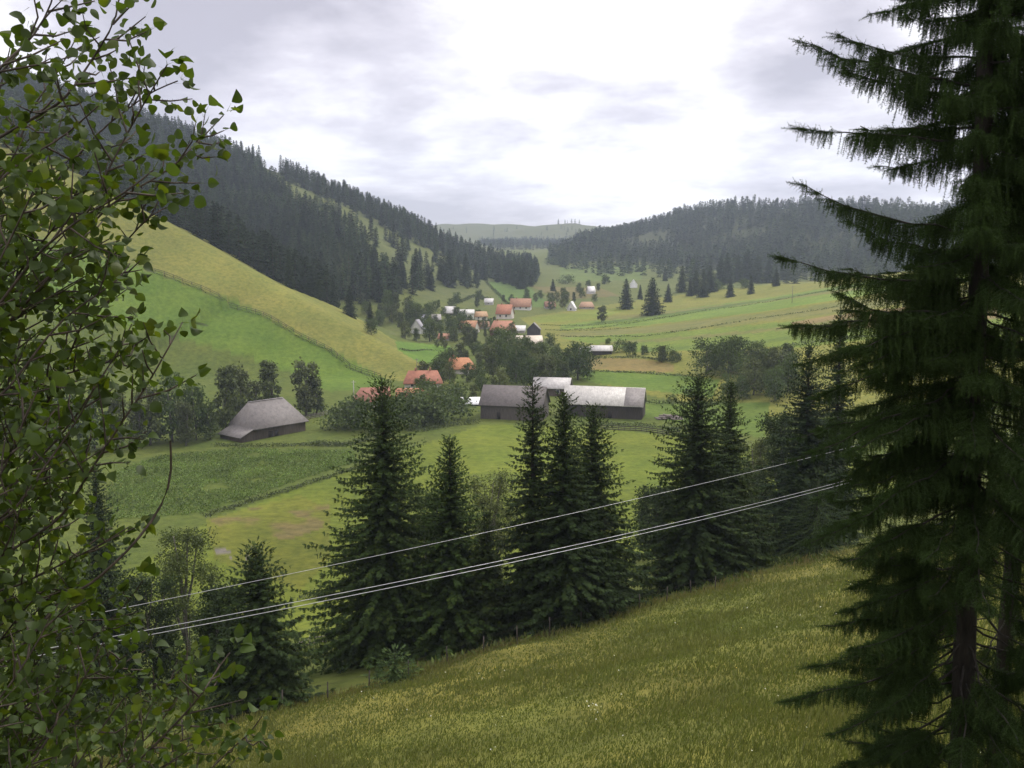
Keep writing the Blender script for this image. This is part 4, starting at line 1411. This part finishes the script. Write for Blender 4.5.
# the patch of old shingles at the right end of the roof
sl = rh_ / (D_ / 2); xx0, xx1 = L_ / 2 - 5.2, L_ / 2 + .45
pg = Geo()
yq = [(-D_ / 2 - .5, h_ - .5 * sl), (-.15, h_ + rh_ - .15 * sl)]
v = [(xx0, yq[0][0], yq[0][1] + .015), (xx1, yq[0][0], yq[0][1] + .015), (xx1, yq[1][0], yq[1][1] + .015), (xx0, yq[1][0], yq[1][1] + .015)]
pg.add(v + [(a_, b_, c_ + .05) for a_, b_, c_ in v], [(3, 2, 1, 0), (4, 5, 6, 7), (0, 1, 5, 4), (1, 2, 6, 5), (2, 3, 7, 6), (3, 0, 4, 7)])
pg.obj('roof_patch', roof_mat('shake', (.24, .22, .205)), r_)
building('shed', 'low shed with a bright white roof left of the wide grey barn', 'shed', 472, 406, 24, 5, 3, 6, 3, 0, 'metal', (.80, .80, .80), 'wood', DARKW)
building('house', 'dark house with pale sheet roof rising behind the two long barns', 'house', 553, 396, 36, 8, 9, 10, -12, 0, 'metal', (.40, .38, .36), 'wood', (.10, .075, .06), wins=2)
building('shed', 'tiny shed with red tiled roof in front of the long pale roofed barn', 'shed', 575, 413, 11, 3, 5, 5, -4, 0, 'tile', (0.344, 0.150, 0.090), 'wood', (.10, .08, .065))
# --- red roofs left of the thicket
building('house', 'house with faded red roof beside the pale utility pole', 'house', 370, 408, 34, 8, 8, 13, 14, (.6, 0), 'tile', RED, 'plaster', PLA, wins=2)
building('house', 'low house with pale orange tiled roof behind the broad spruce top', 'house', 411, 401, 30, 7, 6, 7, 4, 0, 'tile', (0.378, 0.170, 0.090), 'plaster', PLA, wins=2)
building('house', 'house with wide dull red roof and two chimneys below the yellow meadow', 'house', 422, 389, 37, 8, 7, 12, 5, .45, 'tile', (0.286, 0.120, 0.074), 'plaster', PLA, wins=3, chim=2)
building('house', 'house with bright orange hipped roof between the bushes below the village', 'house', 459, 374, 29, 8, 6, 11, -8, .6, 'tile', ORANGE, 'plaster', PLA, wins=2, chim=1)
# --- the village
building('house', 'dark walled house with light grey roof, left of the pair below the orange roofs', 'house', 515, 349, 15, 7, 5, 9, -12, 0, 'metal', (.50, .44, .36), 'wood', (.09, .07, .06), wins=1)
building('house', 'light beige roofed house with pale end wall, right of the pair below the orange roofs', 'house', 534, 349, 15, 7, 6, 8, 10, 0, 'metal', (.50, .43, .34), 'wood', (.10, .08, .065), wins=1, endwin=[('right', 0, .2, 1.4, 1.6)])
building('house', 'dark steep gabled wooden house at the right edge of the village', 'house', 534, 336, 9, 7, 7, 7, 82, 0, 'shake', (.22, .20, .19), 'wood', (.085, .075, .08), over=.4)
building('house', 'biggest village house with long hipped orange roof over brown walls', 'house', 503, 336, 25, 9, 7, 9, -3, .5, 'tile', (0.328, 0.160, 0.099), 'wood', (.14, .075, .055), wins=4, chim=1)
building('shed', 'low white roofed outbuilding right of the biggest orange roof', 'shed', 519, 333, 12, 5, 3, 5, -4, 0, 'metal', (.50, .49, .46), 'plaster', PLA)
building('house', 'house with orange red cross gabled roof and pale right wall in mid village', 'house', 505, 319, 15, 8, 6, 9, -18, 0, 'tile', (0.344, 0.150, 0.090), 'plaster', (.62, .56, .5), wins=2, chim=1)
building('house', 'house with broad pink red roof and white gable at the top of the village', 'house', 521, 310, 20, 8, 4, 8, -8, 0, 'tile', (0.286, 0.157, 0.097), 'plaster', (.74, .72, .68), wins=3, chim=1, endwin=[('right', .1, .3, 1.2, 1.2)])
building('house', 'small house with white wall and thin orange roof left of the cross gabled one', 'house', 481, 320, 13, 7, 4, 5, 2, .3, 'tile', (0.361, 0.230, 0.126), 'plaster', (.72, .68, .6), wins=2)
building('house', 'flat looking white house with pale grey roof near the left of the village', 'house', 466, 319, 15, 7, 6, 4, 3, 0, 'metal', (.48, .47, .44), 'plaster', (.68, .66, .6), wins=3)
building('shed', 'shed with tilted white roof among the trees on the left of the village', 'shed', 450, 315, 11, 5, 3, 6, -28, 0, 'metal', (.50, .48, .46), 'wood', DARKW)
building('house', 'orange roofed house with pale arched end half hidden by garden trees', 'house', 469, 333, 17, 7, 5, 8, -24, 0, 'tile', (0.344, 0.180, 0.099), 'plaster', (.64, .60, .52), wins=1)
building('house', 'steep grey gabled house with white edges at the far left of the village', 'house', 417, 334, 7, 7, 6, 9, 70, 0, 'shake', (.26, .25, .26), 'plaster', (.60, .59, .57), wins=0, endwin=[('left', 0, .4, 1.3, 1.6)])
building('house', 'grey roofed cottage above the steep gabled one at the far left', 'house', 421, 325, 10, 7, 4, 7, 14, 0, 'shake', (.25, .25, .27), 'plaster', (.5, .48, .46), wins=1)
building('cottage', 'white A frame cottage with steep roof near the valley head', 'cottage', 572, 311, 6, 6, 3, 7, 68, 0, 'metal', (.66, .65, .64), 'plaster', (.62, .61, .60), over=.3, endwin=[('left', 0, .3, 1.5, 1.5)])
building('house', 'small house with pale pink hipped roof right of the white cottage', 'house', 587, 309, 14, 7, 2.6, 5, 2, .5, 'tile', (0.328, 0.210, 0.130), 'plaster', (.45, .40, .36), wins=2)
building('house', 'far little house with white roof beside a dark tree at the valley head', 'house', 591, 294, 7, 6, 3, 5, 20, 0, 'metal', (.54, .52, .50), 'plaster', (.6, .58, .55))
building('chapel', 'tiny white chapel with pointed front between the two big lone spruces', 'chapel', 634, 288, 3, 7, 4, 5, 86, 0, 'metal', (.62, .60, .60), 'plaster', (.80, .79, .78), over=.3)
building('house', 'dull brown roofed house in the trees right of the pink red roof', 'house', 550, 309, 10, 7, 3, 5, 6, 0, 'tile', (0.235, 0.127, 0.079), 'plaster', (.4, .36, .33), wins=1)
# --- the sheds at the foot of the strip fields
building('shed', 'long open shed with pale roof at the foot of the strip fields', 'shed', 602, 355, 20, 6, 5, 5, -2, 0, 'metal', (.45, .43, .40), 'wood', (.05, .042, .036))
building('shed', 'short low shed touching the left of the long open shed', 'shed', 586, 354, 10, 5, 3.5, 4, -2, 0, 'metal', (.48, .46, .43), 'wood', (.06, .05, .04))

building('shed', 'tiny grey roofed shed in the trees under the left forest edge', 'shed', 436, 322, 8, 5, 3, 5, 10, 0, 'shake', (.30, .28, .26), 'wood', (.10, .08, .07))
building('house', 'little pale roofed house just above the flat looking white house', 'house', 489, 305, 8, 6, 3, 4, -6, 0, 'metal', (.46, .44, .42), 'plaster', (.5, .48, .45), wins=1)
building('house', 'small brownish roofed house between the biggest orange roof and the arched house', 'house', 484, 329, 9, 6, 3, 5, 12, 0, 'tile', (0.252, 0.147, 0.091), 'plaster', (.52, .48, .42), wins=1)
building('house', 'small orange roofed house at the left foot of the village', 'house', 444, 341, 10, 6, 3, 5, -10, 0, 'tile', (0.302, 0.157, 0.097), 'plaster', (.55, .52, .46), wins=1)
# ------------------------------------------------------------------ power lines
M_WIRE = surf_mat('wire_aluminium', (.36, .36, .36), (.26, .26, .27), 3, (1, 1, 1), .35, .0, metal=.6)


def wire(pp, A, Bp, rad, off, label, group=None):
    """a line hanging over the meadow along the plan line A-B"""
    q = []
    A = np.array(A); Bp = np.array(Bp); d = Bp - A
    for a_, b_ in pp:
        u = pix_dir(a_, b_)
        # y*u = A + t d
        y = (A[0] * d[1] - A[1] * d[0]) / (u[0] * d[1] - d[0])
        q.append(u * y)
    q = np.array(q); t = np.linalg.norm((q - q[0])[:, :2], axis=1)
    co = np.polyfit(t, q[:, 2], 2)
    tt = np.linspace(-14, t[-1] + 34, 90)
    dirn = (q[-1] - q[0])[:2] / t[-1]
    nrm = np.array([-dirn[1], dirn[0]])
    pts = np.column_stack([q[0, 0] + dirn[0] * tt + nrm[0] * off[0], q[0, 1] + dirn[1] * tt + nrm[1] * off[0], np.polyval(co, tt) + off[1]])
    o = Geo().tube(pts, rad, 6).obj('power_line', M_WIRE, smooth=True)
    tag(o, label, 'wire', group)


lowp = [(110, 641), (300, 608), (520, 560), (700, 520), (826, 489)]
wire(lowp, (-15, 27), (18.7, 54), .0125, (0, 0), 'lower pair of pale power lines crossing in front of the spruces, front strand', None)
wire(lowp, (-15, 27), (18.7, 54), .0125, (.14, .125), 'lower pair of pale power lines crossing in front of the spruces, upper strand', None)
wire([(130, 605), (330, 567), (540, 522), (760, 468), (903, 434)], (-12, 30.5), (19, 55.3), .010, (0, 0), 'single upper pale power line crossing above the pair', None)

# ------------------------------------------------------------------ fences, poles
M_POST = surf_mat('grey_post_wood', (.21, .19, .17), (.09, .08, .07), 12, (1, 1, .2), .9, .5)
M_DARKPOST = surf_mat('dark_fence_wood', (.075, .062, .050), (.03, .026, .022), 8, (1, 1, .3), .9, .5)


def path_points(pp, step, fix=None):
    q = np.array([ground(a, b) if fix is None else np.append(P(a, b, fix[i])[:2], 0) for i, (a, b) in enumerate(pp)])
    s = np.r_[0, np.cumsum(np.linalg.norm(np.diff(q[:, :2], axis=0), axis=1))]
    t = np.arange(0, s[-1], step)
    x = np.interp(t, s, q[:, 0]); y = np.interp(t, s, q[:, 1])
    return np.column_stack([x, y, H(x, y)])


def post_fence(pts, hgt, rails, label, pm, rm=None, pr_=.055, rr=.012, jitter=.04, rail_round=True):
    r = np.random.default_rng(len(pts))
    root = empty('fence', tuple(pts[0]))
    o0 = -pts[0]
    tops = []
    for p in pts:
        j = r.normal(0, jitter, 2); hh = hgt * r.uniform(.88, 1.1)
        q = np.array([p + [0, 0, -.3], p + [j[0], j[1], hh]])
        Geo().tube(q, [pr_, pr_ * .85], 6).obj('post', pm, root, loc=tuple(o0))
        tops.append(q)
    g = Geo()
    for f_ in rails:
        line = np.array([q[0] + (q[1] - q[0]) * f_ for q in tops]) + np.array([0, -.05, 0])
        if rail_round:
            g.tube(line, rr, 4)
        else:
            for a_, b_ in zip(line[:-1], line[1:]):
                g.beam(a_, b_, .05, rr)
    g.obj('wires' if rail_round else 'rails', rm or pm, root, loc=tuple(o0))
    tag(root, label, 'fence')
    return root


# the wire fence on the lower edge of the near meadow
ed = []
for a_ in np.linspace(-16, 34, 19):
    base_ = np.array([-11., 48.]) + (np.array([39., 27.]) / 50) * (a_ + 0)
    ed.append([base_[0], base_[1] + .9 + .3 * sin(a_ * 1.7)])
ed = np.array(ed); ed = np.column_stack([ed, H(ed[:, 0], ed[:, 1])])
post_fence(ed, 1.25, (.55, .9), 'low grey post and wire fence along the lower edge of the near meadow', M_DARKPOST, M_DARKPOST, .045, .004)
post_fence(path_points([(288, 633), (312, 624), (336, 628)], 1.9, [86, 90, 90]), 1.1, (.45, .85), 'short grey rail fence in the hollow left of the broad spruce', M_POST, None, .06, .10, .05, False)
post_fence(path_points([(146, 268), (200, 288), (262, 314), (330, 350), (384, 378)], 4.2), 1.5, (.5, .9), 'long dark fence running down between the yellow and green meadows', M_DARKPOST, None, .10, .16, .08, False)
post_fence(path_points([(590, 429), (640, 431), (684, 437)], 1.6), 1.3, (.3, .6, .9), 'grey board fence on the meadow below the long pale roofed barn', M_DARKPOST, None, .08, .22, .04, False)
post_fence(path_points([(306, 420), (330, 414), (356, 406)], 2.0), 1.3, (.35, .65, .95), 'pale rail fence leading from the hip roofed barn to the pale pole', M_POST, None, .08, .16, .04, False)


def pole(px_, py_, hpx, label, mat):
    p = ground(px_, py_); s = p[1] / F
    root = empty('utility_pole', tuple(p))
    Geo().tube([(0, 0, -.5), (0, 0, hpx * s)], [.16, .11], 8).obj('shaft', mat, root, smooth=True)
    Geo().beam((-.8, 0, hpx * s - .5), (.8, 0, hpx * s - .5), .12, .12).obj('crossarm', mat, root)
    tag(root, label, 'pole')


M_CONC = surf_mat('pale_pole', (.42, .40, .37), (.3, .29, .27), 5, (1, 1, .3), .85, .2)
pole(354, 406, 26, 'pale utility pole beside the faded red roofed house', M_CONC)
pole(506, 346, 17, 'thin pole standing among the village houses', M_CONC)
pole(417, 374, 16, 'thin pole at the toe of the yellow meadow', M_POST)
pole(792, 303, 17, 'far thin pole on the strip fields', M_POST)
pole(484, 330, 14, 'thin pole left of the biggest orange roofed house', M_POST)

# the heap of logs at the right end of the long barn
M_LOG = surf_mat('weathered_log', (.25, .21, .19), (.13, .11, .10), 6, (.3, 1, 1), .9, .5)
c = ground(668, 419); rl = np.random.default_rng(12)
heap = empty('log_pile', tuple(c), radians(-6))
lg = 0
for k in range(30):
    layer = 0 if k < 14 else (1 if k < 24 else 2)
    y_ = rl.uniform(-1.6, 1.6) * (1 - .3 * layer); x_ = rl.uniform(-1, 1) * (3.4 - .8 * layer)
    a_ = rl.normal(0, .18); ln = rl.uniform(1.6, 3.0)
    d = np.array([cos(a_) * ln / 2, sin(a_) * ln / 2, rl.normal(0, .12)]); m0 = np.array([x_, y_, .22 + .42 * layer])
    Geo().tube([m0 - d, m0 + d], rl.uniform(.16, .24), 7).obj('log', M_LOG, heap)
tag(heap, 'heap of pale weathered logs at the right end of the long barn', 'log pile')

# ------------------------------------------------------------------ hedges and banks between the fields
M_HEDGE = leaf_mat('hedge_leaves', .65, .2, .2)


def hedge(pp, hgt, wid, leaf, per_m, label, colr=(.050, .066, .024), seed=0):
    hgt *= .8; per_m *= .8; wid *= 1.3
    if per_m < 12: per_m *= .7; hgt *= .85; colr = (.060, .078, .028)
    r = np.random.default_rng(seed + 900)
    q = path_points(pp, 1.0)
    n = max(30, int(len(q) * per_m))
    i = r.uniform(0, len(q) - 1.001, n); f_ = i - np.floor(i); i = i.astype(int)
    b = q[i] * (1 - f_)[:, None] + q[i + 1] * f_[:, None]
    hh = hgt * (.55 + .6 * np.clip(.5 + fbm(b[:, 0] / 6, b[:, 1] / 6, 2, seed), 0, 1))
    b = b + np.column_stack([r.normal(0, wid, n), r.normal(0, wid, n), r.uniform(0, 1, n) ** .8 * hh])
    g = Geo(); L = leaf * r.uniform(.6, 1.3, n)
    dd = r.normal(0, 1, (n, 3)); dd[:, 2] += .4
    place_cards(g, DIAM[0], DIAM[1], b, dd, L, L * .8, r.uniform(0, 6.28, n), np.array(colr)[None] * r.uniform(.7, 1.4, n)[:, None])
    o = g.obj('hedge', M_HEDGE)
    tag(o, label, 'hedge', kind='thing')


HG = [
    ([(560, 331), (640, 322), (720, 309), (800, 296), (868, 285), (930, 276)], .9, .35, .5, 14, 'long low hedge line along the upper edge of the brightest strip field'),
    ([(556, 336), (640, 337), (720, 325), (800, 313), (876, 300)], .9, .4, .5, 14, 'low hedge line below the brightest strip field'),
    ([(540, 325), (600, 325), (660, 318), (690, 313)], .8, .35, .5, 12, 'dark bank line across the small strips right of the village'),
    ([(545, 330), (580, 331), (640, 327)], .8, .35, .5, 12, 'short dark bank line just below the small strips'),
    ([(760, 352), (800, 345), (860, 338), (920, 330)], 1.6, .6, .6, 20, 'brownish hedge above the clump on the right'),
    ([(582, 371), (640, 373), (690, 377)], 1.0, .4, .45, 22, 'thin dark hedge under the tan field'),
    ([(580, 358), (630, 358), (674, 362)], 1.1, .4, .5, 20, 'thin hedge over the tan field'),
    ([(590, 396), (612, 394)], 1.0, .4, .45, 22, 'scrap of hedge behind the long barn'),
    ([(648, 404), (690, 404), (730, 404)], 1.4, .5, .5, 26, 'hedge along the field right of the long barn'),
    ([(590, 424), (640, 426), (684, 431)], 1.2, .7, .4, 40, 'weedy strip along the board fence below the long barn'),
    ([(204, 517), (250, 502), (300, 487), (352, 470), (380, 460)], .8, .4, .35, 40, 'dark weedy bank along the lower edge of the vegetable field'),
    ([(215, 446), (262, 447), (310, 445), (350, 446)], 1.0, .7, .35, 50, 'rough weeds in front of the hip roofed barn'),
    ([(310, 446), (340, 446), (372, 440), (392, 436)], 1.6, .7, .4, 60, 'low dark hedge right of the hip roofed barn'),
    ([(146, 270), (200, 290), (262, 316), (330, 352), (386, 380)], .9, .35, .4, 16, 'dark weedy bank along the long fence between the two meadows'),
    ([(400, 350), (425, 350), (438, 351)], .9, .4, .4, 18, 'dark short hedge on the little bright field at the toe of the hill'),
    ([(452, 300), (475, 296), (490, 300)], 2.0, 1, .8, 18, 'bushy hedge above the white houses'),
    ([(486, 282), (500, 296), (512, 306)], 1.4, .7, .8, 12, 'hedge line going up the green slope behind the pink roof'),
    ([(300, 600), (330, 596), (352, 590)], 1.6, .6, .3, 60, 'dark hedge along the stream left of the broad spruce'),
    ([(420, 432), (450, 426), (480, 423)], 1.2, .6, .35, 50, 'green weeds along the left foot of the wide grey barn'),
]
for i, (pp, hh, ww, lf, pm, lab) in enumerate(HG):
    hedge(pp, hh, ww, lf, pm, lab, seed=i)

# ------------------------------------------------------------------ vegetable field
rc = np.random.default_rng(21)
fp = [(110, 474), (160, 456), (240, 449), (352, 452), (358, 462), (300, 480), (207, 513), (150, 518), (105, 520)]
xs, ys = np.meshgrid(np.arange(-100, -20, .85), np.arange(120, 240, .62))
x = xs.ravel() + rc.normal(0, .16, xs.size); y = ys.ravel() + rc.normal(0, .12, xs.size)
pz = np.stack([x, y, H(x, y)], -1)
pz = pz[in_poly(to_pix(pz), fp)]
pz = pz[fbm(pz[:, 0] / 7, pz[:, 1] / 7, 3, 91) > -.75]
n = len(pz); k = 7
b = np.repeat(pz, k, 0) + np.column_stack([rc.normal(0, .18, n * k), rc.normal(0, .18, n * k), rc.uniform(.05, .38, n * k)])
dd = rc.normal(0, .8, (n * k, 3)); dd[:, 2] += .35
tone = np.repeat(rc.uniform(.75, 1.3, n) * (1 + .3 * fbm(pz[:, 0] / 5, pz[:, 1] / 5, 2, 92)), k)
cg = Geo(); L = rc.uniform(.22, .48, n * k)
place_cards(cg, DIAM[0], DIAM[1], b, dd, L, L * .7, rc.uniform(0, 6.28, n * k), np.array([.078, .120, .028])[None] * (tone * rc.uniform(.8, 1.25, n * k))[:, None])
tag(cg.obj('crop_plants', M_HEDGE), 'leafy green potato like crop in rows on the vegetable field', 'crop', kind='stuff')
print('CROP', n)

# ------------------------------------------------------------------ rough weeds under the spruces and along the meadow edge
rw = np.random.default_rng(33)
n = 9000
s_ = rw.uniform(46.5, 92, n); t_ = rw.uniform(-70, 75, n)
x = -.57 * s_ + .82 * t_; y = .82 * s_ + .57 * t_
ok = (y > 8)
x, y = x[ok], y[ok]; keep = fbm(x / 6, y / 6, 3, 55) > -.1
x, y = x[keep], y[keep]; n = len(x)
k = 9
b = np.repeat(np.column_stack([x, y, H(x, y)]), k, 0) + np.column_stack([rw.normal(0, .22, n * k), rw.normal(0, .22, n * k), rw.uniform(0, .25, n * k)])
dd = rw.normal(0, .5, (n * k, 3)); dd[:, 2] += .9
g = Geo(); L = rw.uniform(.2, .6, n * k)
place_cards(g, DIAM[0], DIAM[1], b, dd, L, L * .35, rw.uniform(0, 6.28, n * k), np.array([.078, .104, .024])[None] * rw.uniform(.6, 1.4, n * k)[:, None])
tag(g.obj('undergrowth', M_HEDGE), 'rough green undergrowth on the bank below the near meadow', 'undergrowth', kind='stuff')

# ------------------------------------------------------------------ grass of the near meadow
M_GRASS = leaf_mat('meadow_grass', .6, .30, .2, (1.05, 1.15, .6))
rg = np.random.default_rng(44)
n = 150000
rad_ = 4 * (82 / 4) ** (rg.uniform(0, 1, n) ** .62)
a_ = np.radians(rg.uniform(-48, 48, n))
x = rad_ * np.sin(a_); y = rad_ * np.cos(a_)
s_ = near_s(x, y)
m = (s_ > 1) & (s_ < 48.5 + 1.2 * vnoise(x / 2, y / 2, 3)) & (y > 2.5)
x, y, s_, rad_ = x[m], y[m], s_[m], rad_[m]; n = len(x)
z = H(x, y)
patch = fbm(x / 4.5, y / 4.5, 3, 66); patch2 = fbm(x / 1.6, y / 1.6, 2, 67)
edge = np.clip((s_ - 44) / 4, 0, 1)
k = 5
hgt = .72 * (.22 + .14 * np.clip(patch + .3, -.6, 1) + .28 * edge)[:, None] * rg.uniform(.55, 1.35, (n, k))
wd = (np.clip(rad_ / 920 * 1.1, .012, .07)[:, None] * rg.uniform(.7, 1.3, (n, k)))
sp_ = (.10 + rad_ * .004)[:, None, None]
b = np.column_stack([x, y, z])[:, None] + np.concatenate([rg.normal(0, 1, (n, k, 2)) * sp_, np.zeros((n, k, 1)) - .02], 2)
dd = rg.normal(0, .30, (n, k, 3)); dd[..., 2] = 1; dd[..., 0] += .12
green = np.array([.090, .112, .025]); straw = np.array([.116, .122, .038]); rust = np.array([.180, .130, .068])
f1 = np.clip(.42 + .32 * patch + .18 * patch2, 0, 1)[:, None, None] * np.ones((n, k, 1))
f1 = np.clip(f1 + rg.normal(0, .22, (n, k, 1)), 0, 1)
cc = green * (1 - f1) + straw * f1
f2 = (np.clip(edge, 0, 1)[:, None, None] * rg.uniform(0, 1, (n, k, 1)) * .9)
cc = (cc * (1 - f2) + rust * f2) * rg.uniform(.75, 1.25, (n, k, 1))
BL = (np.array([(-.5, 0, 0), (.5, 0, 0), (.32, .55, .25), (-.32, .55, .25), (0, 1, .7)]), np.array([(0, 1, 2), (0, 2, 3), (3, 2, 4)]))
g = Geo()
place_cards(g, BL[0], BL[1], b.reshape(-1, 3), dd.reshape(-1, 3), hgt.ravel(), wd.ravel(), rg.uniform(0, 6.28, n * k), cc.reshape(-1, 3))
# a few pale flower heads
nf = 420
i = rg.choice(n, nf)
b = np.column_stack([x[i], y[i], z[i] + rg.uniform(.22, .4, nf)])
cl = np.clip(rad_[i] / 920 * 1.3, .02, .06)
place_cards(g, DIAM[0], DIAM[1], b, rg.normal(0, 1, (nf, 3)), cl * 1.4, cl * 1.2, rg.uniform(0, 6, nf), np.where(rg.random((nf, 1)) < .5, [[.55, .55, .50]], [[.40, .33, .08]]))
fc = ground(592, 718)
b = fc + np.column_stack([rg.normal(0, .14, 14), rg.normal(0, .14, 14), rg.uniform(.25, .5, 14)])
place_cards(g, DIAM[0], DIAM[1], b, rg.normal(0, 1, (14, 3)), .07, .06, rg.uniform(0, 6, 14), np.array([.7, .7, .68]))
tag(g.obj('grass', M_GRASS), 'olive and straw coloured long grass on the near sloping meadow', 'grass', kind='stuff')
print('GRASS tufts', n)
